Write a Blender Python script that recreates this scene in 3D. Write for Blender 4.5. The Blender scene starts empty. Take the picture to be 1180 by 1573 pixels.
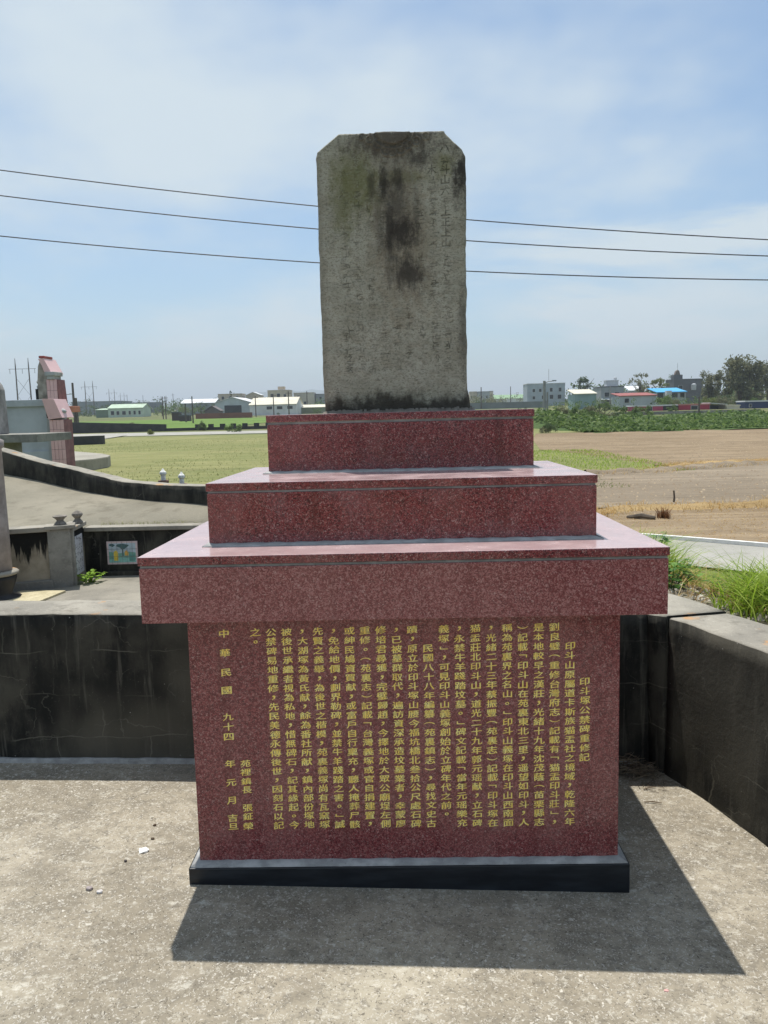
import bpy, bmesh, math, random
import numpy as np
from mathutils import Vector, Matrix, Euler

random.seed(7); rng = np.random.default_rng(11)
scene = bpy.context.scene
COL = scene.collection
R = math.radians

# ------------------------------------------------------------------ camera
cam_d = bpy.data.cameras.new('camera'); cam = bpy.data.objects.new('camera', cam_d); COL.objects.link(cam)
cam_d.sensor_fit = 'VERTICAL'; cam_d.sensor_height = 36.0; cam_d.lens = 36.0*1215/1573
cam_d.clip_start = 0.05; cam_d.clip_end = 40000
PITCH, ROLL, YAW = -0.12567, -0.0249, -0.0251
def cam_axes(p, r, y):
    f = Vector((math.sin(y)*math.cos(p), math.cos(y)*math.cos(p), math.sin(p)))
    rt = Vector((math.cos(y), -math.sin(y), 0)); u = rt.cross(f)
    return math.cos(r)*rt+math.sin(r)*u, math.cos(r)*u-math.sin(r)*rt, f
rt, up, fw = cam_axes(PITCH, ROLL, YAW)
CAM = Vector((0.012, -2.452, 1.559))
cam.matrix_world = Matrix(((rt.x, up.x, -fw.x, CAM.x), (rt.y, up.y, -fw.y, CAM.y), (rt.z, up.z, -fw.z, CAM.z), (0, 0, 0, 1)))
scene.camera = cam

# ------------------------------------------------------------------ sky and sun
SUN_TO = Vector((-0.115, 0.264, 1.0)).normalized()
SUN_EL = math.asin(SUN_TO.z); SUN_ROT = math.atan2(SUN_TO.x, SUN_TO.y)
world = bpy.data.worlds.new('World'); scene.world = world; world.use_nodes = True
wn = world.node_tree; wn.nodes.clear()
def wnode(t, **k):
    n = wn.nodes.new(t)
    for a, b in k.items(): setattr(n, a, b)
    return n
sky = wnode('ShaderNodeTexSky', sky_type='NISHITA', sun_disc=False, sun_elevation=SUN_EL, sun_rotation=SUN_ROT,
            altitude=10, air_density=1.0, dust_density=1.2, ozone_density=1.2)
tc = wnode('ShaderNodeTexCoord'); sep = wnode('ShaderNodeSeparateXYZ'); wn.links.new(tc.outputs['Generated'], sep.inputs[0])
def wmath(op, a, b=None):
    n = wnode('ShaderNodeMath', operation=op)
    for i, v in enumerate((a, b)):
        if v is None: continue
        if isinstance(v, (int, float)): n.inputs[i].default_value = v
        else: wn.links.new(v, n.inputs[i])
    return n.outputs[0]
zc = wmath('ADD', wmath('MAXIMUM', sep.outputs[2], 0.0), 0.22)
cx_, cy_ = wmath('DIVIDE', sep.outputs[0], zc), wmath('DIVIDE', sep.outputs[1], zc)
comb = wnode('ShaderNodeCombineXYZ'); wn.links.new(cx_, comb.inputs[0]); wn.links.new(cy_, comb.inputs[1])
def wnoise(scale, detail, rough, off, sx=1.0, dist=0.0):
    m = wnode('ShaderNodeMapping'); m.inputs['Scale'].default_value = (sx, 1, 1); m.inputs['Location'].default_value = off
    wn.links.new(comb.outputs[0], m.inputs[0])
    n = wnode('ShaderNodeTexNoise'); n.inputs['Scale'].default_value = scale; n.inputs['Detail'].default_value = detail
    n.inputs['Roughness'].default_value = rough; n.inputs['Distortion'].default_value = dist; wn.links.new(m.outputs[0], n.inputs['Vector'])
    return n.outputs[0]
def wramp(x, a, b):
    n = wnode('ShaderNodeMapRange', interpolation_type='SMOOTHSTEP'); n.inputs[1].default_value = a; n.inputs[2].default_value = b
    wn.links.new(x, n.inputs[0]); return n.outputs[0]
VEIL_OFF, CUM_OFF, MASK_OFF = (9.5, 13.1, 0), (15.3, 18.1, 0), (5.2, 12.7, 0)
veil = wmath('MULTIPLY', wramp(wnoise(0.85, 5, 0.55, VEIL_OFF), 0.42, 0.66), 0.80)
cum = wmath('MULTIPLY', wmath('MULTIPLY', wramp(wnoise(1.5, 7, 0.58, CUM_OFF, 0.7, 0.4), 0.50, 0.66), 0.85), wramp(wnoise(0.35, 1, 0.4, MASK_OFF), 0.46, 0.60))
cl = wmath('MULTIPLY', wmath('MINIMUM', wmath('ADD', wmath('ADD', veil, cum), 0.06), 0.9), wramp(sep.outputs[2], -0.02, 0.01))
mixc = wnode('ShaderNodeMix', data_type='RGBA'); wn.links.new(cl, mixc.inputs[0])
tint = wnode('ShaderNodeMix', data_type='RGBA', blend_type='MULTIPLY'); tint.inputs[0].default_value = 1.0; wn.links.new(sky.outputs[0], tint.inputs[6]); tint.inputs[7].default_value = (0.78, 0.92, 0.97, 1)
wn.links.new(tint.outputs[2], mixc.inputs[6]); mixc.inputs[7].default_value = (4.9, 5.5, 5.75, 1)
bg = wnode('ShaderNodeBackground'); bg.inputs[1].default_value = 0.100; wn.links.new(mixc.outputs[2], bg.inputs[0])
wo = wnode('ShaderNodeOutputWorld'); wn.links.new(bg.outputs[0], wo.inputs[0])

sun_d = bpy.data.lights.new('sun', 'SUN'); sun_d.energy = 3.7; sun_d.angle = R(0.53); sun_d.color = (1.0, 0.96, 0.89)
sun = bpy.data.objects.new('sun', sun_d); COL.objects.link(sun); sun.location = (-5, 12, 40)
sun.rotation_euler = SUN_TO.to_track_quat('Z', 'Y').to_euler()

scene.view_settings.view_transform = 'Standard'; scene.view_settings.look = 'None'
scene.view_settings.exposure = 0.55; scene.view_settings.gamma = 1.0; scene.view_settings.use_curve_mapping = False
scene.cycles.max_bounces = 4; scene.cycles.diffuse_bounces = 3; scene.cycles.glossy_bounces = 2
scene.cycles.transparent_max_bounces = 8; scene.cycles.volume_bounces = 0

# ------------------------------------------------------------------ helpers
def tag(o, label=None, cat=None, group=None, kind=None):
    if label: o['label'] = label
    if cat: o['category'] = cat
    if group: o['group'] = group
    if kind: o['kind'] = kind
    return o
def thing(name, label, cat, loc=(0, 0, 0), group=None):
    o = bpy.data.objects.new(name, None); COL.objects.link(o); o.location = loc; o.empty_display_size = 0.1
    return tag(o, label, cat, group)
class MB:
    def __init__(s): s.v = []; s.f = []
    def add(s, vs, fs):
        n = len(s.v); s.v += [tuple(p) for p in vs]; s.f += [tuple(i+n for i in f) for f in fs]; return s
    def box(s, x0, x1, y0, y1, z0, z1):
        return s.add([(x0,y0,z0),(x1,y0,z0),(x1,y1,z0),(x0,y1,z0),(x0,y0,z1),(x1,y0,z1),(x1,y1,z1),(x0,y1,z1)],
                     [(0,3,2,1),(4,5,6,7),(0,1,5,4),(1,2,6,5),(2,3,7,6),(3,0,4,7)])
    def obox(s, c, u, hu, hv, z0, z1):
        """box with long axis along the ground direction u"""
        u = Vector((u[0], u[1])).normalized(); w = Vector((-u.y, u.x)); P = []
        for z in (z0, z1):
            for a, b in ((-1,-1),(1,-1),(1,1),(-1,1)):
                q = Vector(c[:2])+u*hu*a+w*hv*b; P.append((q.x, q.y, z))
        return s.add(P, [(0,3,2,1),(4,5,6,7),(0,1,5,4),(1,2,6,5),(2,3,7,6),(3,0,4,7)])
    def prism_xy(s, poly, z0, z1):
        n = len(poly); P = [(x,y,z0) for x,y in poly]+[(x,y,z1) for x,y in poly]
        return s.add(P, [tuple(range(n-1,-1,-1)), tuple(range(n,2*n))]+[(i,(i+1)%n,(i+1)%n+n,i+n) for i in range(n)])
    def prism_xz(s, poly, y0, y1):
        n = len(poly); P = [(x,y0,z) for x,z in poly]+[(x,y1,z) for x,z in poly]
        return s.add(P, [tuple(range(n)), tuple(range(2*n-1,n-1,-1))]+[(i,i+n,(i+1)%n+n,(i+1)%n) for i in range(n)])
    def prism_yz(s, poly, x0, x1):
        n = len(poly); P = [(x0,y,z) for y,z in poly]+[(x1,y,z) for y,z in poly]
        return s.add(P, [tuple(range(n-1,-1,-1)), tuple(range(n,2*n))]+[(i,(i+1)%n,(i+1)%n+n,i+n) for i in range(n)])
    def lathe(s, prof, c=(0,0,0), n=16):
        P = []; F = []
        for r, z in prof:
            for k in range(n):
                a = 2*math.pi*k/n; P.append((c[0]+r*math.cos(a), c[1]+r*math.sin(a), c[2]+z))
        for i in range(len(prof)-1):
            for k in range(n): F.append((i*n+k, i*n+(k+1)%n, (i+1)*n+(k+1)%n, (i+1)*n+k))
        F.append(tuple(range(n-1,-1,-1))); m = (len(prof)-1)*n; F.append(tuple(range(m, m+n)))
        return s.add(P, F)
    def tube(s, pts, rads, n=6):
        P = []; F = []; pts = [Vector(p) for p in pts]
        if not hasattr(rads, '__len__'): rads = [rads]*len(pts)
        for i, p in enumerate(pts):
            d = (pts[min(i+1,len(pts)-1)]-pts[max(i-1,0)]).normalized()
            a = d.cross(Vector((0,0,1)) if abs(d.z) < 0.9 else Vector((1,0,0))).normalized(); b = d.cross(a)
            for k in range(n):
                t = 2*math.pi*k/n; q = p+(a*math.cos(t)+b*math.sin(t))*rads[i]; P.append(q[:])
        for i in range(len(pts)-1):
            for k in range(n): F.append((i*n+k, i*n+(k+1)%n, (i+1)*n+(k+1)%n, (i+1)*n+k))
        F.append(tuple(range(n-1,-1,-1))); m = (len(pts)-1)*n; F.append(tuple(range(m, m+n)))
        return s.add(P, F)
    def build(s, name, mat, parent=None, bevel=0, smooth=False, seg=2):
        me = bpy.data.meshes.new(name); me.from_pydata(s.v, [], s.f)
        bm = bmesh.new(); bm.from_mesh(me); bmesh.ops.recalc_face_normals(bm, faces=bm.faces)
        if bevel: bmesh.ops.bevel(bm, geom=bm.edges[:], offset=bevel, segments=seg, profile=0.6, affect='EDGES', clamp_overlap=True)
        bm.to_mesh(me); bm.free()
        return link(name, me, mat, parent, smooth)
def link(name, me, mat, parent=None, smooth=False):
    o = bpy.data.objects.new(name, me); COL.objects.link(o)
    if mat is not None and not me.materials: me.materials.append(mat)
    if smooth: me.shade_smooth()
    if parent is not None: o.parent = parent
    return o
def np_mesh(name, verts, faces, mat, parent=None, smooth=False):
    """verts (n,3), faces (m,k) with constant k"""
    me = bpy.data.meshes.new(name); verts = np.asarray(verts, np.float32); faces = np.asarray(faces, np.int32); m, k = faces.shape
    me.vertices.add(len(verts)); me.vertices.foreach_set('co', verts.ravel())
    me.loops.add(m*k); me.loops.foreach_set('vertex_index', faces.ravel())
    me.polygons.add(m); me.polygons.foreach_set('loop_start', np.arange(0, m*k, k, dtype=np.int32))
    me.update(calc_edges=True); me.validate()
    return link(name, me, mat, parent, smooth)
def copy_part(o, parent, loc):
    c = o.copy(); COL.objects.link(c); c.parent = parent; c.location = loc; return c

# numpy value noise
def vnoise2(x, y, seed=0):
    xi = np.floor(x).astype(int); yi = np.floor(y).astype(int); fx = x-xi; fy = y-yi
    fx = fx*fx*(3-2*fx); fy = fy*fy*(3-2*fy)
    def h(a, b):
        n = (a*374761393+b*668265263+seed*1442695041) & 0x7fffffff
        n = ((n ^ (n >> 13))*1274126177) & 0x7fffffff
        return ((n ^ (n >> 16)) & 0xffff)/65535.0
    return (h(xi,yi)*(1-fx)+h(xi+1,yi)*fx)*(1-fy)+(h(xi,yi+1)*(1-fx)+h(xi+1,yi+1)*fx)*fy
def fbm(x, y, seed=0, octv=4, rough=0.5):
    a = 1.0; t = 0; s = 0
    for i in range(octv):
        s = s+a*(vnoise2(x, y, seed+i)-0.5); t += a; a *= rough; x = x*2.03+7.1; y = y*2.03+3.7
    return s/t

# ------------------------------------------------------------------ materials
class NT:
    def __init__(s, name):
        s.m = bpy.data.materials.new(name); s.m.use_nodes = True; s.t = s.m.node_tree; s.t.nodes.clear()
        s.out = s.t.nodes.new('ShaderNodeOutputMaterial'); s.b = s.t.nodes.new('ShaderNodeBsdfPrincipled')
        s.t.links.new(s.b.outputs[0], s.out.inputs[0]); s._tc = None
    def n(s, t, **k):
        q = s.t.nodes.new(t)
        for a, b in k.items(): setattr(q, a, b)
        return q
    def l(s, a, b): s.t.links.new(a, b)
    def put(s, v, sock):
        if isinstance(v, (int, float)): sock.default_value = v
        elif isinstance(v, tuple): sock.default_value = (*v, 1) if len(v) == 3 and sock.type == 'RGBA' else v
        else: s.l(v, sock)
    def co(s, scale=(1,1,1), loc=(0,0,0), rot=(0,0,0), geo=False):
        if geo:
            g = s.n('ShaderNodeNewGeometry').outputs['Position']
        else:
            g = s.n('ShaderNodeTexCoord').outputs['Object']
        m = s.n('ShaderNodeMapping'); m.inputs['Scale'].default_value = scale; m.inputs['Location'].default_value = loc; m.inputs['Rotation'].default_value = rot
        s.l(g, m.inputs[0]); return m.outputs[0]
    def noise(s, vec, scale=5, detail=4, rough=0.55, dist=0):
        q = s.n('ShaderNodeTexNoise'); q.inputs['Scale'].default_value = scale; q.inputs['Detail'].default_value = detail
        q.inputs['Roughness'].default_value = rough; q.inputs['Distortion'].default_value = dist; s.l(vec, q.inputs['Vector']); return q.outputs[0]
    def voro(s, vec, scale, feature='F1', out=0, rnd=1.0):
        q = s.n('ShaderNodeTexVoronoi', feature=feature); q.inputs['Scale'].default_value = scale; q.inputs['Randomness'].default_value = rnd
        s.l(vec, q.inputs['Vector']); return q.outputs[out]
    def mr(s, x, a, b, c=0.0, d=1.0, smooth=True):
        q = s.n('ShaderNodeMapRange'); 
        if smooth: q.interpolation_type = 'SMOOTHSTEP'
        for i, v in enumerate((x, a, b, c, d)): s.put(v, q.inputs[i])
        return q.outputs[0]
    def math(s, op, a, b=0.0):
        q = s.n('ShaderNodeMath', operation=op); s.put(a, q.inputs[0]); s.put(b, q.inputs[1]); return q.outputs[0]
    def mix(s, f, a, b, mode='MIX'):
        q = s.n('ShaderNodeMix', data_type='RGBA', blend_type=mode); s.put(f, q.inputs[0]); s.put(a, q.inputs[6]); s.put(b, q.inputs[7]); return q.outputs[2]
    def ramp(s, x, stops, interp='LINEAR'):
        q = s.n('ShaderNodeValToRGB'); q.color_ramp.interpolation = interp; e = q.color_ramp.elements
        while len(e) < len(stops): e.new(0.5)
        for i, (p, c) in enumerate(stops): e[i].position = p; e[i].color = (*c, 1)
        s.l(x, q.inputs[0]); return q.outputs[0]
    def sepxyz(s, v):
        q = s.n('ShaderNodeSeparateXYZ'); s.l(v, q.inputs[0]); return q.outputs
    def bump(s, h, strength=0.3, dist=0.01):
        q = s.n('ShaderNodeBump'); q.inputs['Strength'].default_value = strength; q.inputs['Distance'].default_value = dist
        s.l(h, q.inputs['Height']); s.l(q.outputs[0], s.b.inputs['Normal']); return q
    def done(s, color, rough=0.8, spec=0.5, metal=0.0):
        s.put(color, s.b.inputs['Base Color']); s.put(rough, s.b.inputs['Roughness']); s.b.inputs['Specular IOR Level'].default_value = spec
        s.put(metal, s.b.inputs['Metallic']); return s.m
MATS = {}
def plain(name, col, rough=0.75, var=0.18, scale=3.0, spec=0.4):
    """flat paint or stone with a little uneven tone"""
    if name in MATS: return MATS[name]
    t = NT(name); v = t.co(); a = t.noise(v, scale, 5, 0.6)
    c = t.mix(t.mr(a, 0.3, 0.7), tuple(x*(1-var) for x in col), tuple(min(1, x*(1+var)) for x in col))
    MATS[name] = t.done(c, rough, spec); return MATS[name]

def m_granite(name, top_glare=0.0, pale=0.0):
    t = NT(name); v = t.co(scale=(1, 1, 1))
    wv = t.n('ShaderNodeVectorMath', operation='ADD'); nz = t.n('ShaderNodeTexNoise'); nz.inputs['Scale'].default_value = 90; nz.inputs['Detail'].default_value = 1
    t.l(v, nz.inputs['Vector']); sc = t.n('ShaderNodeVectorMath', operation='SCALE'); t.l(nz.outputs[1], sc.inputs[0]); sc.inputs['Scale'].default_value = 0.014
    t.l(v, wv.inputs[0]); t.l(sc.outputs[0], wv.inputs[1]); w = wv.outputs[0]
    r1 = t.sepxyz(t.voro(w, 260, out=1))[0]
    base = t.ramp(r1, [(0.0, (0.045,0.010,0.014)), (0.25, (0.115,0.014,0.020)), (0.60, (0.210,0.027,0.034)), (0.84, (0.285,0.062,0.062)), (0.95, (0.33,0.125,0.118)), (1.0, (0.42,0.27,0.25))])
    r2 = t.sepxyz(t.voro(w, 520, out=1))[1]
    base = t.mix(t.mr(r2, 0.86, 0.95, 0, 0.8), base, (0.37,0.215,0.205)); base = t.mix(t.mr(r2, 0.12, 0.03), base, (0.030,0.010,0.013))
    big = t.noise(t.co(scale=(3.0, 3.0, 1.0)), 2.2, 4, 0.6)
    base = t.mix(t.mr(big, 0.38, 0.72, 0.0, 0.30), base, (0.34,0.155,0.140))
    drip = t.noise(t.co(scale=(7.0, 7.0, 0.7), loc=(2.4, 0, 0)), 1.6, 5, 0.6); base = t.mix(t.mr(drip, 0.56, 0.70, 0, 0.45), base, (0.085,0.016,0.018))
    dust = t.noise(t.co(loc=(4, 1, 2)), 9, 5, 0.65)
    base = t.mix(t.mr(dust, 0.52, 0.8, 0, 0.22), base, (0.36,0.24,0.215))
    if pale: base = t.mix(pale, base, t.mix(t.mr(r1, 0.3, 0.9), (0.27,0.075,0.070), (0.52,0.27,0.25)))
    if top_glare:
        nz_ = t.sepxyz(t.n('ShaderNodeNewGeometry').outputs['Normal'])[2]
        base = t.mix(t.math('MULTIPLY', t.mr(nz_, 0.75, 0.97), t.mr(dust, 0.2, 0.8, top_glare*0.75, top_glare)), base, (0.60,0.48,0.48))  # sun and sky glare painted pale into the upward faces
    rgh = t.mr(dust, 0.35, 0.75, 0.14, 0.32)
    return t.done(base, rgh, 0.5)
GRANITE = m_granite('red_granite'); GRANITE_DADO = m_granite('red_granite_dado', 0, 0.16); GRANITE_PALE = m_granite('bleached_red_granite', 0, 0.40); GRANITE_TOP = m_granite('top_glare_red_granite', 0.72)

def m_mortar(name, col):
    t = NT(name); v = t.co(); a = t.noise(v, 14, 6, 0.65); b = t.noise(t.co(scale=(1,1,1), loc=(3,3,3)), 90, 3)
    c = t.mix(t.mr(a, 0.35, 0.7), tuple(x*0.72 for x in col), tuple(x*1.2 for x in col)); c = t.mix(t.mr(b, 0.62, 0.72, 0, 0.5), c, tuple(x*0.4 for x in col))
    t.bump(t.noise(v, 120, 4), 0.4, 0.004)
    return t.done(c, 0.85, 0.3)
JOINT = m_mortar('joint_mortar', (0.235, 0.23, 0.22)); MORTAR = m_mortar('cement_mortar', (0.40, 0.40, 0.39))

def m_floor():
    t = NT('worn_concrete'); v = t.co(geo=True)
    a = t.noise(v, 1.7, 6, 0.62); b = t.noise(t.co(geo=True, loc=(5,2,0), scale=(1,1.6,1)), 5.5, 7, 0.68)
    c = t.mix(t.mr(a, 0.36, 0.64), (0.245,0.213,0.160), (0.375,0.332,0.258))
    c = t.mix(t.mr(b, 0.40, 0.64, 0, 0.75), c, (0.205,0.180,0.138))
    cream = t.noise(t.co(geo=True, loc=(1.2,0.3,0)), 1.3, 4, 0.55); c = t.mix(t.mr(cream, 0.55, 0.74, 0, 0.55), c, (0.49,0.445,0.35))
    dn = t.noise(v, 30, 5, 0.72); c = t.mix(t.mr(dn, 0.50, 0.66, 0, 0.65), c, (0.170,0.152,0.122))
    w = t.n('ShaderNodeVectorMath', operation='ADD'); nz = t.n('ShaderNodeTexNoise'); nz.inputs['Scale'].default_value = 48; nz.inputs['Detail'].default_value = 3; t.l(v, nz.inputs['Vector'])
    sc = t.n('ShaderNodeVectorMath', operation='SCALE'); t.l(nz.outputs[1], sc.inputs[0]); sc.inputs['Scale'].default_value = 0.05; t.l(v, w.inputs[0]); t.l(sc.outputs[0], w.inputs[1])
    sp = t.voro(w.outputs[0], 62, 'F1'); wn_ = t.noise(t.co(geo=True, loc=(9,1,0)), 2.6, 5, 0.62)
    spots = t.math('MULTIPLY', t.mr(sp, 0.42, 0.20), t.mr(t.sepxyz(t.voro(w.outputs[0], 62, out=1))[0], 0.50, 0.85))
    c = t.mix(t.math('MULTIPLY', spots, t.mr(wn_, 0.36, 0.66, 0.12, 0.95)), c, (0.62,0.585,0.51))
    sp2 = t.voro(w.outputs[0], 150, 'F1'); r2 = t.sepxyz(t.voro(w.outputs[0], 150, out=1))[1]
    c = t.mix(t.math('MULTIPLY', t.mr(sp2, 0.55, 0.3), t.mr(r2, 0.62, 0.85, 0, 0.75)), c, (0.54,0.51,0.45))
    c = t.mix(t.math('MULTIPLY', t.mr(sp2, 0.55, 0.3), t.mr(r2, 0.25, 0.08, 0, 0.8)), c, (0.090,0.078,0.060))
    wp = t.noise(t.co(geo=True, loc=(6,1,0), scale=(1,1.4,1)), 15, 8, 0.8); c = t.mix(t.mr(wp, 0.54, 0.66, 0, 0.62), c, (0.56,0.53,0.455)); c = t.mix(t.mr(wp, 0.44, 0.34, 0, 0.5), c, (0.185,0.165,0.13))
    st = t.noise(t.co(geo=True, loc=(3,7,0)), 3.4, 5, 0.6); c = t.mix(t.mr(st, 0.63, 0.74, 0, 0.45), c, (0.13,0.118,0.10))
    wk = t.n('ShaderNodeVectorMath', operation='ADD'); nk = t.n('ShaderNodeTexNoise'); nk.inputs['Scale'].default_value = 6; nk.inputs['Detail'].default_value = 5; t.l(v, nk.inputs['Vector'])
    sk = t.n('ShaderNodeVectorMath', operation='SCALE'); t.l(nk.outputs[1], sk.inputs[0]); sk.inputs['Scale'].default_value = 0.22; t.l(v, wk.inputs[0]); t.l(sk.outputs[0], wk.inputs[1])
    ck = t.voro(wk.outputs[0], 1.15, 'DISTANCE_TO_EDGE'); cm = t.math('MULTIPLY', t.mr(ck, 0.006, 0.0015), t.mr(t.noise(t.co(geo=True, loc=(2,4,0)), 1.9, 4, 0.6), 0.56, 0.66)); c = t.mix(t.math('MULTIPLY', cm, 0.5), c, (0.11,0.095,0.075))
    h = t.math('SUBTRACT', t.math('ADD', t.math('MULTIPLY', spots, 0.6), dn), t.math('MULTIPLY', cm, 0.4)); t.bump(h, 0.45, 0.006)
    return t.done(c, 0.92, 0.25)
FLOOR = m_floor()

def m_slab(name, c0, c1, dark, amt=0.5, scale=2.0, lichen=False):
    t = NT(name); v = t.co(geo=True); a = t.noise(v, scale, 6, 0.62); b = t.noise(t.co(geo=True, loc=(2,8,1)), scale*4.5, 6, 0.66)
    c = t.mix(t.mr(a, 0.32, 0.68), c0, c1); c = t.mix(t.mr(b, 0.5, 0.72, 0, amt), c, dark)
    f = t.noise(v, 85, 3, 0.7); c = t.mix(t.mr(f, 0.60, 0.72, 0, 0.5), c, tuple(min(1, x*1.55) for x in c1)); c = t.mix(t.mr(f, 0.40, 0.28, 0, 0.5), c, dark)
    if lichen:
        li = t.noise(t.co(geo=True, loc=(0.9,2.2,0)), 5.5, 5, 0.6); c = t.mix(t.math('MULTIPLY', t.mr(li, 0.60, 0.68), t.mr(f, 0.3, 0.6, 0.3, 0.85)), c, (0.46,0.24,0.09))
    t.bump(t.math('ADD', f, b), 0.35, 0.008)
    return t.done(c, 0.93, 0.25)
SLAB = m_slab('grey_concrete', (0.20,0.185,0.155), (0.30,0.275,0.225), (0.115,0.105,0.085))
COPING = m_slab('lichen_concrete', (0.22,0.205,0.175), (0.34,0.315,0.265), (0.12,0.11,0.09), 0.6, 3.0, True)
APRON = m_slab('apron_concrete', (0.19,0.175,0.135), (0.27,0.245,0.19), (0.12,0.105,0.075), 0.6, 1.2)
ROADM = m_slab('road_concrete', (0.30,0.29,0.26), (0.38,0.365,0.325), (0.22,0.21,0.18), 0.5, 0.7)

def m_mildew(name, wet=1.0, blocks=True):
    """old cement render blackened by mildew, pale cracks along the blocks under it"""
    t = NT(name); v = t.co(geo=True)
    base = t.mix(t.mr(t.noise(v, 3.2, 6, 0.6), 0.34, 0.66), (0.024,0.0235,0.020), (0.066,0.062,0.050))
    st = t.noise(t.co(geo=True, scale=(4.5, 4.5, 1.6)), 1.5, 7, 0.68)
    base = t.mix(t.mr(st, 0.40, 0.60, 0, 0.93*wet), base, (0.010,0.0105,0.010))
    st2 = t.noise(t.co(geo=True, scale=(22, 22, 1.5), loc=(4,0,1)), 1.5, 5, 0.6)
    base = t.mix(t.mr(st2, 0.56, 0.72, 0, 0.60), base, (0.125,0.118,0.098))
    low = t.noise(t.co(geo=True, loc=(1.3,0,0.4)), 1.4, 3, 0.5)
    base = t.mix(t.mr(low, 0.50, 0.70, 0, 0.75), base, (0.105,0.097,0.076))
    if blocks:
        wv = t.n('ShaderNodeVectorMath', operation='ADD'); nz = t.n('ShaderNodeTexNoise'); nz.inputs['Scale'].default_value = 7; nz.inputs['Detail'].default_value = 4
        t.l(v, nz.inputs['Vector']); sc = t.n('ShaderNodeVectorMath', operation='SCALE'); t.l(nz.outputs[1], sc.inputs[0]); sc.inputs['Scale'].default_value = 0.06
        t.l(v, wv.inputs[0]); t.l(sc.outputs[0], wv.inputs[1])
        x, y, z = t.sepxyz(wv.outputs[0]); cb = t.n('ShaderNodeCombineXYZ'); t.l(t.math('ADD', x, y), cb.inputs[0]); t.l(z, cb.inputs[1])
        br = t.n('ShaderNodeTexBrick'); br.inputs['Scale'].default_value = 1.0; br.inputs['Brick Width'].default_value = 0.41; br.inputs['Row Height'].default_value = 0.195
        br.inputs['Mortar Size'].default_value = 0.0035; br.inputs['Mortar Smooth'].default_value = 0.6; t.l(cb.outputs[0], br.inputs['Vector'])
        msk = t.math('MULTIPLY', br.outputs['Fac'], t.mr(t.noise(t.co(geo=True, loc=(3,3,7)), 3.3, 3, 0.6), 0.47, 0.62))
        base = t.mix(t.math('MULTIPLY', msk, 0.42), base, (0.20,0.19,0.155))
    wv2 = t.n('ShaderNodeVectorMath', operation='ADD'); nz2 = t.n('ShaderNodeTexNoise'); nz2.inputs['Scale'].default_value = 9; nz2.inputs['Detail'].default_value = 5; t.l(v, nz2.inputs['Vector'])
    sc2 = t.n('ShaderNodeVectorMath', operation='SCALE'); t.l(nz2.outputs[1], sc2.inputs[0]); sc2.inputs['Scale'].default_value = 0.16; t.l(v, wv2.inputs[0]); t.l(sc2.outputs[0], wv2.inputs[1])
    ck = t.voro(wv2.outputs[0], 3.4, 'DISTANCE_TO_EDGE')
    msk = t.math('MULTIPLY', t.mr(ck, 0.010, 0.003), t.mr(t.noise(t.co(geo=True, loc=(8,3,1)), 4, 3, 0.6), 0.50, 0.64))
    base = t.mix(t.math('MULTIPLY', msk, 0.32), base, (0.20,0.19,0.155))
    f = t.noise(v, 95, 4, 0.7); base = t.mix(t.mr(f, 0.62, 0.74, 0, 0.5), base, (0.16,0.15,0.125))
    dots = t.voro(v, 38, 'F1'); dr = t.sepxyz(t.voro(v, 38, out=1))[0]
    base = t.mix(t.math('MULTIPLY', t.mr(dots, 0.14, 0.05), t.mr(dr, 0.93, 0.96, 0, 0.8)), base, (0.36,0.35,0.31))
    t.bump(t.math('ADD', t.noise(v, 40, 5, 0.7), t.math('MULTIPLY', ck, 0.5)), 0.4, 0.006)
    return t.done(base, 0.9, 0.25)
MILDEW = m_mildew('mildewed_render'); MILDEW2 = m_mildew('mildewed_grave_render', 0.9, False)

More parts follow.
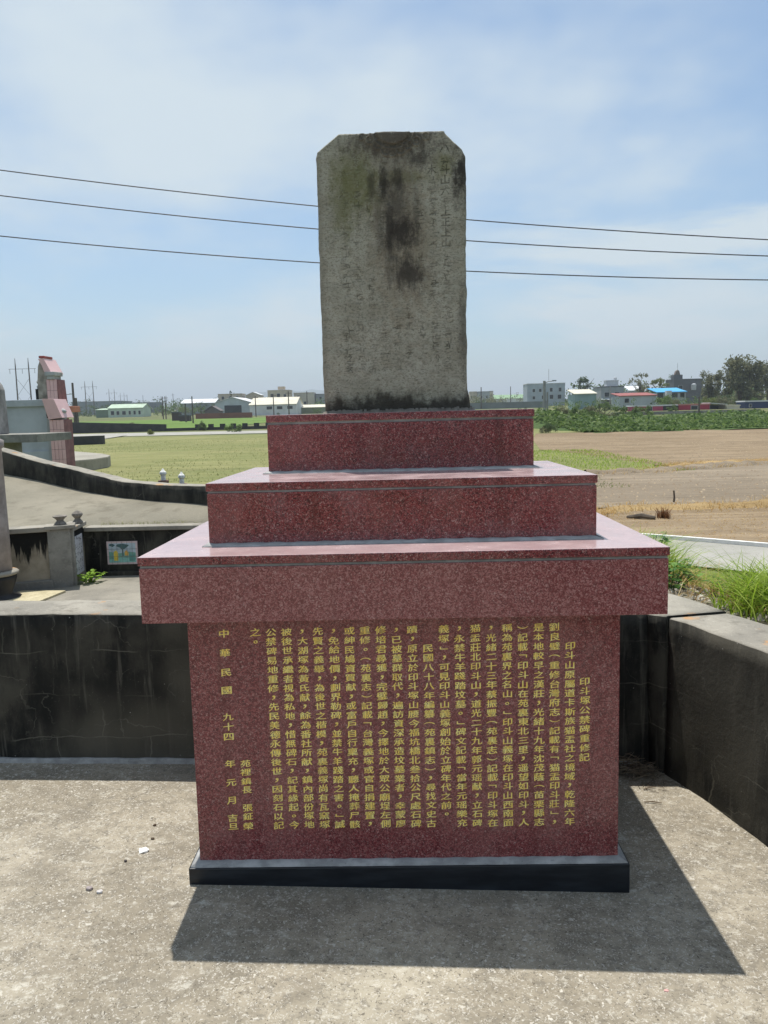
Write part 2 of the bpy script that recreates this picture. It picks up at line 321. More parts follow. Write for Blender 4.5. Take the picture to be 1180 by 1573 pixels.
def m_stele():
    t = NT('weathered_stele_stone'); v = t.co(); x, y, z = t.sepxyz(v)     # local metres: x across, z up from the foot
    a = t.noise(v, 7, 6, 0.62); b = t.noise(t.co(loc=(3,1,5)), 28, 5, 0.65); c3 = t.noise(t.co(scale=(0.8,1,1.25)), 130, 4, 0.75)
    c = t.mix(t.mr(a, 0.32, 0.68), (0.375,0.366,0.295), (0.505,0.495,0.415))
    c = t.mix(t.mr(b, 0.44, 0.66, 0, 0.5), c, (0.25,0.24,0.185)); c = t.mix(t.mr(c3, 0.52, 0.64, 0, 0.7), c, (0.125,0.12,0.092)); c = t.mix(t.mr(c3, 0.42, 0.30, 0, 0.35), c, (0.58,0.57,0.49))
    pit = t.noise(t.co(scale=(0.55,1,1.6), loc=(1,2,3)), 95, 5, 0.8); c = t.mix(t.mr(pit, 0.53, 0.62, 0, 0.65), c, (0.115,0.105,0.078))
    c = t.mix(0.14, c, (0.22,0.185,0.12))
    def blob(cx, cz, rx, rz, soft=0.55, k=0.35, sc=9):
        dx = t.math('DIVIDE', t.math('SUBTRACT', x, cx), rx); dz = t.math('DIVIDE', t.math('SUBTRACT', z, cz), rz)
        d = t.math('SQRT', t.math('ADD', t.math('POWER', t.math('ABSOLUTE', dx), 2.0), t.math('POWER', t.math('ABSOLUTE', dz), 2.0)))
        n = t.noise(t.co(loc=(cx*9, 2, cz*5), scale=(1.5,1,0.8)), 22, 7, 0.78); d = t.math('ADD', d, t.math('MULTIPLY', t.math('SUBTRACT', n, 0.5), 3.2))
        return t.mr(d, 1.0+soft*0.3, 1.0-soft)
    BLK = (0.045,0.040,0.036); GRN = (0.150,0.155,0.055); OCH = (0.28,0.22,0.15)
    for bx in [(-0.15,0.90,0.10,0.12),(-0.10,0.83,0.07,0.12),(0.20,0.93,0.05,0.05),(0.02,0.88,0.14,0.03),(-0.19,0.80,0.06,0.16)]:
        c = t.mix(t.math('MULTIPLY', blob(*bx, soft=0.8), 0.55), c, GRN)
    c = t.mix(t.math('MULTIPLY', blob(0.03, 0.62, 0.13, 0.34, 0.8), 0.45), c, OCH)
    c = t.mix(t.math('MULTIPLY', blob(0.0, 1.02, 0.20, 0.085, 0.7), 0.80), c, (0.085,0.07,0.06)); c = t.mix(t.math('MULTIPLY', blob(0.0, 0.80, 0.10, 0.30, 0.9), 0.38), c, (0.12,0.10,0.08))
    for bx, k in [((-0.035,0.86,0.022,0.085),.9),((0.012,0.87,0.03,0.055),.8),((-0.085,0.86,0.02,0.06),.6),((0.03,0.685,0.085,0.075),.92),((0.05,0.53,0.075,0.085),.85),((-0.02,0.70,0.02,0.09),.7),((-0.02,0.60,0.022,0.15),.55),((0.015,0.78,0.05,0.10),.55),((-0.06,0.72,0.02,0.16),.4),((0.085,0.74,0.02,0.12),.4),
                  ((0.262,0.88,0.045,0.13),.95),((0.10,0.95,0.06,0.04),.7),((0.26,0.30,0.025,0.20),.55)]:
        c = t.mix(t.math('MULTIPLY', blob(*bx, soft=0.85), k), c, BLK)
    foot = t.mr(t.math('ADD', z, t.math('MULTIPLY', t.math('SUBTRACT', t.noise(t.co(scale=(1,1,.5)), 14, 5, 0.7), 0.5), 0.20)), 0.092, 0.030)
    c = t.mix(t.math('MULTIPLY', foot, 0.90), c, (0.045,0.038,0.032))
    edge = t.mr(t.math('ABSOLUTE', x), 0.262, 0.292, 0, 0.45); c = t.mix(edge, c, (0.17,0.155,0.125))
    g = t.n('ShaderNodeAttribute', attribute_name='groove'); c = t.mix(t.math('MULTIPLY', g.outputs['Fac'], 0.72), c, (0.045,0.042,0.030))
    t.bump(t.math('ADD', b, t.math('MULTIPLY', c3, 0.9)), 0.8, 0.008)
    return t.done(c, 0.95, 0.2)
STELE = m_stele()

def m_gold():
    t = NT('gold_leaf_paint'); v = t.co(); a = t.noise(v, 60, 4, 0.6)
    c = t.mix(t.mr(a, 0.35, 0.7), (0.98,0.70,0.13), (1.0,0.88,0.32)); c = t.mix(t.mr(t.noise(v, 220, 2), 0.68, 0.78, 0, 0.4), c, (0.35,0.18,0.07))
    c = t.mix(t.mr(t.noise(t.co(loc=(2,2,2)), 17, 4, 0.6), 0.50, 0.72, 0, 0.4), c, (0.60,0.36,0.09))
    return t.done(c, 0.45, 0.5, 0.0)
GOLD = m_gold()
def m_plinth():
    t = NT('black_gloss_paint'); v = t.co(); a = t.noise(t.co(scale=(1,1,6)), 6, 5, 0.7)
    c = t.mix(t.mr(a, 0.4, 0.75), (0.006,0.009,0.014), (0.020,0.026,0.034)); return t.done(c, t.mr(a, 0.3, 0.7, 0.28, 0.5), 0.5)
PLINTH = m_plinth()

def m_leaf(name, c0, c1, c2, rough=0.6, trans=0.42):
    t = NT(name); g = t.n('ShaderNodeNewGeometry'); r = g.outputs['Random Per Island']
    c = t.ramp(r, [(0.0, c0), (0.5, c1), (1.0, c2)]); t.done(c, rough, 0.3)
    d = t.n('ShaderNodeBsdfTranslucent'); t.l(c, d.inputs[0]); mx = t.n('ShaderNodeMixShader'); mx.inputs[0].default_value = trans
    t.l(t.b.outputs[0], mx.inputs[1]); t.l(d.outputs[0], mx.inputs[2]); t.l(mx.outputs[0], t.out.inputs[0]); return t.m
LEAF_DARK = m_leaf('dark_green_leaves', (0.035,0.062,0.024), (0.068,0.108,0.040), (0.12,0.165,0.065))
LEAF_MID = m_leaf('mid_green_leaves', (0.050,0.095,0.024), (0.105,0.170,0.042), (0.19,0.255,0.075))
LEAF_OLIVE = m_leaf('olive_needles', (0.105,0.112,0.058), (0.170,0.175,0.092), (0.25,0.25,0.14))
LEAF_YEL = m_leaf('yellow_green_leaves', (0.09,0.12,0.025), (0.15,0.18,0.04), (0.22,0.23,0.07))
GRASS = m_leaf('fresh_grass_blades', (0.17,0.27,0.022), (0.30,0.43,0.045), (0.48,0.57,0.13), 0.5, 0.5)
DRYG = m_leaf('dry_grass_blades', (0.38,0.22,0.07), (0.55,0.36,0.14), (0.66,0.52,0.28), 0.7, 0.45)
STUB = m_leaf('paddy_stubble_blades', (0.16,0.20,0.055), (0.25,0.27,0.10), (0.36,0.34,0.16), 0.7, 0.3)
WEED = m_leaf('weed_leaves', (0.05,0.13,0.02), (0.10,0.22,0.035), (0.18,0.32,0.06), 0.5, 0.3)
TWIG = m_leaf('dry_twig_bark', (0.06,0.045,0.03), (0.15,0.11,0.075), (0.28,0.23,0.16), 0.85, 0.0)
BARK = plain('grey_bark', (0.10,0.08,0.06), 0.9, 0.3, 6)

def m_soil(name, c0, c1, c2, fs=1.0):
    t = NT(name); v = t.co(geo=True); a = t.noise(v, 0.12*fs, 5, 0.6); b = t.noise(v, 1.3*fs, 6, 0.7); d = t.noise(v, 9*fs, 4, 0.7)
    c = t.mix(t.mr(a, 0.35, 0.65), c0, c1); c = t.mix(t.mr(b, 0.45, 0.7, 0, 0.6), c, c2); c = t.mix(t.mr(d, 0.55, 0.7, 0, 0.5), c, tuple(x*0.55 for x in c0))
    row = t.noise(t.co(geo=True, scale=(0.25, 2.6, 1), rot=(0,0,0.22)), 1.0, 4, 0.6); c = t.mix(t.mr(row, 0.52, 0.66, 0, 0.55), c, tuple(min(1, x*1.28) for x in c1)); c = t.mix(t.mr(row, 0.46, 0.34, 0, 0.45), c, tuple(x*0.7 for x in c0))
    t.bump(t.math('ADD', b, d), 0.6, 0.08); return t.done(c, 0.96, 0.15)
SOIL = m_soil('tilled_soil', (0.205,0.150,0.092), (0.270,0.205,0.132), (0.155,0.115,0.072))
SOIL2 = m_soil('grey_tilled_soil', (0.205,0.165,0.118), (0.255,0.208,0.152), (0.17,0.138,0.10))
PADDY = m_soil('paddy_grass_ground', (0.175,0.185,0.070), (0.235,0.225,0.098), (0.13,0.155,0.052), 0.8)
LANDM = m_soil('meadow_ground', (0.10,0.125,0.045), (0.17,0.165,0.075), (0.075,0.095,0.035), 0.35)
RICE = m_soil('green_rice_ground', (0.10,0.17,0.035), (0.14,0.21,0.05), (0.085,0.14,0.03), 0.5)
STRAW = m_soil('straw_ridge_earth', (0.30,0.20,0.09), (0.42,0.30,0.15), (0.20,0.15,0.09), 3)
BANK = m_soil('rubble_earth', (0.20,0.17,0.12), (0.28,0.245,0.18), (0.12,0.12,0.06), 5)

# ------------------------------------------------------------------ the setting: ground, court floor, fields, roads
def land_z(y):
    return -0.34+max(0.0, min(y, 800.0)-80.0)*0.0122
ys = [-6000, -800, -200, -60, -10, 0, 20, 50, 80, 95, 110, 140, 180, 220, 280, 350, 450, 600, 800, 1200, 3000, 9000]
xs = [-9000, -3000, -1000, -400, -200, -100, -50, 0, 50, 100, 200, 400, 1000, 3000, 9000]
V = [(x, y, land_z(y)) for y in ys for x in xs]; nx = len(xs)
F = [(j*nx+i, j*nx+i+1, (j+1)*nx+i+1, (j+1)*nx+i) for j in range(len(ys)-1) for i in range(nx-1)]
o = np_mesh('ground', V, F, LANDM); tag(o, 'flat grassy land reaching to the horizon', None, None, 'structure')

def sheet(name, poly, mat, label, lift, sub=None):
    bm = bmesh.new(); vs = [bm.verts.new((x, y, land_z(y)+lift)) for x, y in poly]; f = bm.faces.new(vs)
    if f.calc_center_median() and f.normal.z < 0: f.normal_flip()
    me = bpy.data.meshes.new(name); bm.normal_update(); 
    for f in bm.faces:
        if f.normal.z < 0: f.normal_flip()
    bm.to_mesh(me); bm.free(); o = link(name, me, mat); return tag(o, label, None, None, 'structure')
sheet('paddy_field', [(-60,15),(2.0,15),(3.6,21),(6.3,34),(8.6,48.6),(-6,76),(-60,80)], PADDY, 'short green and straw coloured paddy field behind the graves', 0.012)
sheet('tilled_field', [(8.3,48.5),(6.3,33.9),(7.9,22.6),(9.2,23.2),(12.2,24),(30,27),(60,34),(60,57),(10,57)], SOIL, 'dry brown tilled field beyond the upper ridge', 0.020)
sheet('middle_field', [(5.2,19.9),(7.0,19.9),(11.2,22.0),(30,25.5),(30,17),(7.0,12.8),(5.2,11.95),(4.2,12.3),(1.5,12.3),(1.5,19.5)], SOIL2, 'greyish tilled strip between the two dry ridges', 0.024)
sheet('near_field', [(3.2,11.6),(5.2,11.8),(6.6,11.8),(20,15.5),(20,0),(4.75,7.75),(3.5,8.72),(1.5,9.9)], SOIL, 'near brown field beside the white edged farm road', 0.028)
sheet('farm_road', [(0.5,10.6),(3.52,8.75),(4.16,8.27),(4.75,7.8),(9,4.6),(8,3.0),(3.6,6.5),(1.5,8.2),(-0.5,9.6)], ROADM, 'pale concrete farm road passing behind the monument', 0.034)
o = MB(); edge = [(0.5,10.6),(3.52,8.75),(4.16,8.27),(4.75,7.8),(9,4.6)]
for (a, b) in zip(edge, edge[1:]):
    d = Vector((b[0]-a[0], b[1]-a[1])); o.obox(((a[0]+b[0])/2, (a[1]+b[1])/2), d, d.length/2, 0.035, -0.40, -0.255)
o = o.build('road_kerb', plain('white_road_paint', (0.72,0.71,0.67), 0.7, 0.12, 9)); tag(o, 'thin white kerb along the far edge of the farm road', None, None, 'structure')
sheet('lane', [(-64,83),(-2,79),(-2,87),(-30,91),(-64,96)], ROADM, 'pale concrete lane crossing behind the paddy field', 0.03)
sheet('branch_lane', [(-36,84),(-30,84),(-27,66),(-25,58),(-33,58)], ROADM, 'pale lane bending towards the graves', 0.05)
sheet('rice_field', [(-160,104),(-24,104),(-20,185),(-160,200)], RICE, 'bright green rice field beyond the dark wall', 0.05)
sheet('grass_strip', [(6.6,33.2),(8.0,22.9),(7.2,20.2),(5.0,20.3),(4.0,21),(4.6,30)], PADDY, 'green grassy strip between the tilled fields', 0.03)
sheet('verge', [(8.6,49.5),(10,57),(14.2,57.5),(17,80),(9,80),(2,66)], PADDY, 'dry grassy verge beside the creeper bank', 0.03)

def court_z(x): return 0.007-0.03*x
xs = np.linspace(-7, 1.75, 50); ys = np.linspace(-8, 0.98, 50); X, Y = np.meshgrid(xs, ys)
Z = 0.007-0.03*X+0.006*fbm(X*1.3, Y*1.3, 3)
idx = np.arange(2500).reshape(50, 50); F = np.stack([idx[:-1,:-1], idx[:-1,1:], idx[1:,1:], idx[1:,:-1]], -1).reshape(-1, 4)
o = np_mesh('court_floor', np.stack([X, Y, Z], -1).reshape(-1, 3), F, FLOOR, smooth=True); tag(o, 'worn pale concrete floor of the sunken court', None, None, 'structure')

def rough_wall(inner_foot, inner_top, outer_top, outer_foot, zb, zt, name, mats, seed=0, nz=14, parent=None, step=0.045, jit=0.006):
    """a rendered wall swept along a path, every face gently uneven; first material on the sides, second on the top"""
    n = len(inner_foot); ln = [0]
    for i in range(1, n): ln.append(ln[-1]+math.dist(inner_foot[i], inner_foot[i-1]))
    ns = max(2, int(ln[-1]/step)); tt = np.linspace(0, ln[-1], ns)
    def ip(p, k): return np.interp(tt, ln, [q[k] for q in p])
    rows = []
    ztv = np.interp(tt, ln, zt); zbv = np.interp(tt, ln, zb)
    IF, IT, OT, OF = [(ip(p, 0), ip(p, 1)) for p in (inner_foot, inner_top, outer_top, outer_foot)]
    for k in range(nz+1):
        f = k/nz; rows.append((IF[0]*(1-f)+IT[0]*f, IF[1]*(1-f)+IT[1]*f, zbv*(1-f)+ztv*f))
    for f in (0.04, 0.25, 0.5, 0.75, 0.96): rows.append((IT[0]*(1-f)+OT[0]*f, IT[1]*(1-f)+OT[1]*f, ztv+0.004))
    for f in (0.0, 0.5, 1.0): rows.append((OT[0]*(1-f)+OF[0]*f, OT[1]*(1-f)+OF[1]*f, ztv*(1-f)+zbv*f))
    P = np.array([np.stack(r, -1) for r in rows]); m = len(rows)
    s = np.arange(m)[:, None]*0.5+np.zeros((m, ns)); q = tt[None, :]*9+np.zeros((m, ns))
    P[:, :, 0] += jit*2*fbm(q, s, seed); P[:, :, 1] += jit*2*fbm(q, s, seed+20); P[:, :, 2] += jit*1.5*fbm(q*1.5, s*0+3, seed+40)
    idx = np.arange(m*ns).reshape(m, ns); Fq = np.stack([idx[:-1,:-1], idx[:-1,1:], idx[1:,1:], idx[1:,:-1]], -1)
    mi = np.zeros((m-1, ns-1), np.int32); mi[nz:nz+6, :] = 1
    me_v = P.reshape(-1, 3); Fq = Fq.reshape(-1, 4)
    # caps
    o = np_mesh(name, me_v, Fq, None, parent); me = o.data
    for q_ in mats: me.materials.append(q_)
    me.polygons.foreach_set('material_index', mi.ravel())
    bm = bmesh.new(); bm.from_mesh(me); bm.verts.ensure_lookup_table()
    for c in (0, ns-1):
        try: bm.faces.new([bm.verts[r*ns+c] for r in range(m)])
        except ValueError: pass
    bmesh.ops.recalc_face_normals(bm, faces=bm.faces); bm.to_mesh(me); bm.free(); return o
# back wall of the court
w = thing('retaining_wall', 'low black mildewed wall with concrete top running behind the red pedestal', 'wall', (-1.2, 0.98, 0))
wl = Matrix.Translation((1.2, -0.98, 0))
o = rough_wall([(-7,0.72),(-1.8,0.86),(1.07,0.905)], [(-7,0.72),(-1.8,0.86),(1.05,0.90)], [(-7,1.0),(-1.8,1.12),(1.2,1.15)], [(-7,1.0),(-1.8,1.12),(1.2,1.15)],
               [-0.2,-0.2,-0.2], [0.745,0.728,0.668], 'wall_body', (MILDEW, COPING), 5, parent=w); o.matrix_parent_inverse = wl
o = rough_wall([(-7,0.685),(-1.8,0.83),(1.02,0.875)], [(-7,0.70),(-1.8,0.845),(1.02,0.89)], [(-7,0.725),(-1.8,0.865),(1.02,0.91)], [(-7,0.725),(-1.8,0.865),(1.02,0.91)],
               [-0.1,-0.1,-0.1], [0.225,0.075,0.0], 'mortar_skirt', (MORTAR, MORTAR), 9, nz=3, parent=w); o.matrix_parent_inverse = wl
# side wall with its crack, two separate lengths
w = thing('side_retaining_wall', 'cracked dark side wall curving from the corner past the court', 'wall', (1.3, 0.5, 0)); wl = Matrix.Translation((-1.3, -0.5, 0))
o = rough_wall([(1.092,0.93),(1.097,0.885),(1.108,0.835)], [(1.032,0.93),(1.065,0.885),(1.118,0.862)], [(1.25,1.34),(1.345,1.12),(1.398,0.930)], [(1.25,1.34),(1.345,1.12),(1.398,0.930)],
               [-0.2]*3, [0.664,0.664,0.662], 'corner_block', (MILDEW, COPING), 31, parent=w, step=0.02); o.matrix_parent_inverse = wl
o = rough_wall([(1.111,0.828),(1.15,0.73),(1.212,0.56),(1.283,0.30),(1.38,-0.1),(1.47,-0.8),(1.5,-2),(1.5,-8)], [(1.131,0.848),(1.178,0.752),(1.235,0.556),(1.312,0.34),(1.41,-0.05),(1.48,-0.8),(1.5,-2),(1.5,-8)],
               [(1.405,0.905),(1.435,0.84),(1.49,0.70),(1.555,0.45),(1.64,0.05),(1.72,-0.6),(1.75,-2),(1.75,-8)], [(1.405,0.905),(1.435,0.84),(1.49,0.70),(1.555,0.45),(1.64,0.05),(1.72,-0.6),(1.75,-2),(1.75,-8)],
               [-0.2]*8, [0.660,0.660,0.660,0.662,0.664,0.665,0.665,0.665], 'long_block', (MILDEW, COPING), 37, parent=w); o.matrix_parent_inverse = wl
# raised concrete ground on the left, in front of the graves
xs = np.linspace(-8, 1.0, 40); ys = np.linspace(1.02, 3.0, 14); X, Y = np.meshgrid(xs, ys); Z = 0.5+0.008*fbm(X*2, Y*2, 8)+0*X
idx = np.arange(560).reshape(14, 40); F = np.stack([idx[:-1,:-1], idx[:-1,1:], idx[1:,1:], idx[1:,:-1]], -1).reshape(-1, 4)
o = np_mesh('raised_pavement', np.stack([X, Y, Z], -1).reshape(-1, 3), F, SLAB, smooth=True); tag(o, 'grey concrete pavement in front of the graves', None, None, 'structure')
# earth bank on the right, starting behind the side wall
def bank_inner(y): return np.interp(y, [-8,-2,-0.6,0.2,0.7,0.9,1.1,1.26,1.5,9.4], [1.64,1.64,1.62,1.52,1.40,1.34,1.27,1.20,0.8,-0.4])
def bank_h(x, y):
    d = np.maximum(0, x-bank_inner(y)); f = np.clip((d-0.75)/1.15, 0, 1); f = f*f*(3-2*f)
    g = np.clip((y-2.3)/2.6, 0, 1); g = g*g*(3-2*g); f = 1-(1-f)*(1-g)
    return 0.60*(1-f)-0.46*f-0.02+0.05*fbm(np.asarray(x)*2.6, np.asarray(y)*2.6, 5)*(1-f)
us = np.linspace(0, 1, 70)**1.5*8; ys = np.linspace(-8, 9.4, 110); U, Y = np.meshgrid(us, ys); X = bank_inner(Y)+U; Z = bank_h(X, Y)
idx = np.arange(7700).reshape(110, 70); F = np.stack([idx[:-1,:-1], idx[:-1,1:], idx[1:,1:], idx[1:,:-1]], -1).reshape(-1, 4)
o = np_mesh('earth_bank', np.stack([X, Y, Z], -1).reshape(-1, 3), F, BANK, smooth=True); tag(o, 'stony earth bank behind the side wall', None, None, 'structure')
def bank_z(x, y): return float(bank_h(np.array(x, float), np.array(y, float)))

# distant hills
def hill(name, y, x0, x1, h, seed, label):
    n = 120; X = np.linspace(x0, x1, n); e = np.sin(np.linspace(0, np.pi, n))**0.6
    H = h*e*(0.72+0.9*fbm(X/420, X*0+seed, seed, 5)); D = 1500
    P = np.concatenate([np.stack([X, X*0+y, X*0-5], -1), np.stack([X, X*0+y+D*0.5, H+8], -1), np.stack([X, X*0+y+D, X*0-5], -1)])
    i = np.arange(n-1); F = np.concatenate([np.stack([i, i+1, i+n+1, i+n], -1), np.stack([i+n, i+n+1, i+2*n+1, i+2*n], -1)])
    t = np_mesh(name, P, F, MATS.get('h') or plain('forested_hill', (0.05,0.075,0.05), 0.95, 0.3, 0.004), smooth=True); return tag(t, label, None, None, 'structure')
hill('hills', 3600, -1500, 420, 190, 3, 'faint blue hills on the horizon behind the warehouses')

# ------------------------------------------------------------------ the granite pedestal
TILT = -0.00997; ORG = Vector((0, 0, 0.09)); RX = Matrix.Rotation(TILT, 3, 'X'); PLOC = ORG-RX@ORG
ped = thing('granite_pedestal', 'stepped red granite pedestal with gold inscription carrying the old stele', 'pedestal', PLOC); ped.rotation_euler = (TILT, 0, 0)
def gbox(name, *a, bevel=0.003, mat=GRANITE, parent=ped): return MB().box(*a).build(name, mat, parent, bevel)
# plinth and cement fillet
gbox('plinth', -0.722, 0.722, -0.031, 0.86, -0.12, 0.083, bevel=0.004, mat=PLINTH)
def fillet(name, x0, x1, y0, y1, z0, z1, inx, iny, seed):
    """sloping cement fillet round the foot of a block"""
    o = MB(); n = 60
    def run(pa, pb, ia, ib):
        P = []; F = []
        for k in range(n+1):
            f = k/n; a = Vector(pa).lerp(Vector(pb), f); b = Vector(ia).lerp(Vector(ib), f); j = 0.0025*math.sin(k*1.7+seed)+0.003*(random.random()-0.5)
            P += [(a.x, a.y, z0), (a.x+(b.x-a.x)*j*10, a.y+(b.y-a.y)*j*10, z0+(z1-z0)*0.4+j*0.3), (b.x, b.y, z1+j*0.5), (b.x+(b.x-a.x)*0.3, b.y+(b.y-a.y)*0.3, z1-0.002)]
        for k in range(n):
            for q in range(3): F.append((k*4+q, k*4+4+q, k*4+5+q, k*4+1+q))
        o.add(P, F)
    run((x0,y0,0), (x1,y0,0), (x0+inx,y0+iny,0), (x1-inx,y0+iny,0))
    run((x1,y0,0), (x1,y1,0), (x1-inx,y0+iny,0), (x1-inx,y1,0)); run((x0,y1,0), (x0,y0,0), (x0+inx,y1,0), (x0+inx,y0+iny,0))
    return o.build(name, MORTAR, ped, smooth=True)
fillet('base_mortar', -0.716, 0.716, -0.026, 0.86, 0.080, 0.096, 0.028, 0.029, 1)
# dado: cladding panels around a concrete core
front = gbox('front_panel', -0.691, 0.691, 0.0, 0.025, 0.088, 0.932, mat=GRANITE_DADO)
gbox('side_panel', -0.691, -0.666, 0.0255, 0.85, 0.088, 0.932); gbox('side_panel', 0.666, 0.691, 0.0255, 0.85, 0.088, 0.932)
gbox('back_panel', -0.690, 0.690, 0.8505, 0.875, 0.088, 0.932)
def tier(x0, x1, y0, y1, z0, z1, slab, gap, gm=GRANITE):
    """one projecting course: facing panels, a mortar joint, a thin top slab"""
    zj = z1-slab-gap
    gbox('facing_panel', x0, x1, y0, y0+0.025, z0, zj, bevel=0.0025, mat=gm)
    gbox('facing_panel', x0, x0+0.025, y0+0.0253, y1, z0, zj, bevel=0.0025, mat=gm); gbox('facing_panel', x1-0.025, x1, y0+0.0253, y1, z0, zj, bevel=0.0025, mat=gm)
    gbox('facing_panel', x0+0.0253, x1-0.0253, y1-0.025, y1-0.0003, z0, zj, bevel=0.0025, mat=gm)
    o = MB(); n = 90
    for k in range(n):      # uneven pointing in the joint
        a = x0+0.004+(x1-x0-0.008)*k/n; b = x0+0.004+(x1-x0-0.008)*(k+1)/n; d = 0.0006+0.0016*random.random()
        o.box(a, b, y0+d, y0+0.03, zj+0.0005, z1-slab-0.0005)
    o.build('mortar_joint', JOINT, ped)
    for xa in (x0+0.005, x1-0.03): MB().box(xa, xa+0.025, y0+0.031, y1-0.005, zj+0.0005, z1-slab-0.0005).build('mortar_joint', MORTAR, ped)
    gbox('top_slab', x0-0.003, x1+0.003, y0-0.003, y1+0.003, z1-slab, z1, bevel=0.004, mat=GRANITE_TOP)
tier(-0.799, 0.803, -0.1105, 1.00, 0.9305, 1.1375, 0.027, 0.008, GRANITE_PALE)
gbox('soffit_panel', -0.773, 0.777, -0.085, 0.97, 0.9325, 0.945, bevel=0)
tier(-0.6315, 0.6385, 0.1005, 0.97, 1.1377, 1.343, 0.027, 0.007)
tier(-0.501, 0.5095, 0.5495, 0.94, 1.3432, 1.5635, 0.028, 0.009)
fillet('step_mortar_and_shade', -0.646, 0.653, 0.062, 0.97, 1.1372, 1.1445, 0.014, 0.038, 2)  # mortar bead, pale to paint the sky-reflecting shadow band at the step too
fillet('step_mortar_and_shade', -0.514, 0.522, 0.492, 0.94, 1.3427, 1.350, 0.012, 0.057, 3)

# ---- the gilded inscription, one part per column, read from right to left
COLS = [('印斗山原屬道卡斯族猫盂社之境域，乾隆六年', 2), ('劉良璧︵重修台灣府志︶記載有﹁猫盂印斗莊﹂，', 0), ('是本地較早之漢莊，光緒十九年沈茂蔭︵苗栗縣志', 0),
 ('︶記載﹁印斗山在苑裏東北三里，遥望如印斗，人', 0), ('稱為苑裏界之名山。﹂印斗山義塚在印斗山西南面', 0), ('，光緒二十三年蔡振豐︵苑裏志︶記載﹁印斗塚在', 0),
 ('猫盂莊北印斗山，道光二十九年郭元瑶献，立石碑', 0), ('，永禁牛羊踐踏坟墓。﹂碑文記載﹁當年元瑶樂充', 0), ('義塚﹂，可見印斗山義塚創始於立碑年代之前。', 0),
 ('民國八十八年編纂︵苑裏鎮志︶，尋找文史古', 2), ('蹟，原立於印斗塚山腰今福坑橋北叁拾公尺處石碑', 0), ('，已被墓群取代，遍訪資深承造坟墓業者，幸蒙廖', 0),
 ('修培君尋獲，完璧歸趙，今擇地於大眾公廟埕左側', 0), ('重修。︵苑裏志︶記載﹁台灣義塚或官自捐建置，', 0), ('或紳民鳩資買献，或富戶自行稟充，聽人掩葬尸骸', 0),
 ('，免給地價，劃界勒碑，並禁牛羊踐踏之害。﹂誠', 0), ('先賢之義舉，為後世之楷模，苑裏義塚尚有瓦窯塚', 0), ('，大湖塚為黃氏献，餘為番社所献，鎮內部份塚地', 0),
 ('被後世承繼者視為私地，惜無碑石，記其緣起。今', 0), ('公禁碑易地重修，先民美德永傳後世，因刻石以記', 0), ('之。', 0)]
_gl = {}
def glyph(ch):
    """outline of one character, centred in a unit cell"""
    if ch in _gl: return _gl[ch]
    c = bpy.data.curves.new('glyph', 'FONT'); c.body = ch; c.resolution_u = 2; c.offset = 0.0
    g = bpy.data.objects.new('glyph', c); COL.objects.link(g); bpy.context.view_layer.update()
    me = bpy.data.meshes.new_from_object(g.evaluated_get(bpy.context.evaluated_depsgraph_get()))
    vs = [(v.co.x, v.co.y) for v in me.vertices]; fs = [tuple(p.vertices) for p in me.polygons]
    if ch in '︵︶﹁﹂，。':
        cx = (min(v[0] for v in vs)+max(v[0] for v in vs))/2; cy = (min(v[1] for v in vs)+max(v[1] for v in vs))/2; k = {'，': 1.55, '。': 1.15}.get(ch, 1.0)
        vs = [((x-cx)*k, (y-cy)*k) for x, y in vs]
    else: vs = [(x-0.5, y-0.38) for x, y in vs]
    bpy.data.objects.remove(g); bpy.data.curves.remove(c); bpy.data.meshes.remove(me); _gl[ch] = (vs, fs); return _gl[ch]
def column(items):
    o = MB()
    for ch, x, z, w, h in items:
        if ch == ' ': continue
        vs, fs = glyph(ch); x += random.uniform(-.0008, .0008); z += random.uniform(-.0008, .0008); w *= random.uniform(.95, 1.04); h *= random.uniform(.94, 1.05); sh = random.uniform(.06, .15) if ch not in '︵︶﹁﹂，。' else 0
        for q, (bx, bz) in enumerate(((0.0, 0.0), (0.022, 0.012), (-0.022, -0.012))):
            o.add([(x+(vx+bx)*w, -0.0006-0.00008*q, z+(vy+bz+vx*sh)*h) for vx, vy in vs], fs)
    return tag(o.build('inscription_column', GOLD, front), kind='stuff')
CW, CH = 0.0360, 0.0278
column([(c, 0.580, 0.6886-0.03185*i, CW, CH) for i, c in enumerate('印斗塚公禁碑重修記')])
for k, (s_, ind) in enumerate(COLS):
    x = 0.5325 if k == 0 else 0.4832-0.0503*(k-1)
    column([(c, x, 0.868-0.0311*(i+ind), CW, CH) for i, c in enumerate(s_)])
zz = lambda v: 0.866-0.002207*(v-973)
column([(c, -0.5235, zz(v), CW*0.98, CH*0.95) for c, v in zip('苑裡鎮長張鉦榮', (1171,1184.5,1198.5,1212,1240,1254,1269))])
column([(c, -0.5735, zz(v), CW*1.02, CH) for c, v in zip('中華民國九十四年元月吉旦', (973,1002,1031,1058,1099,1114,1129,1171,1200,1228,1256,1269))])

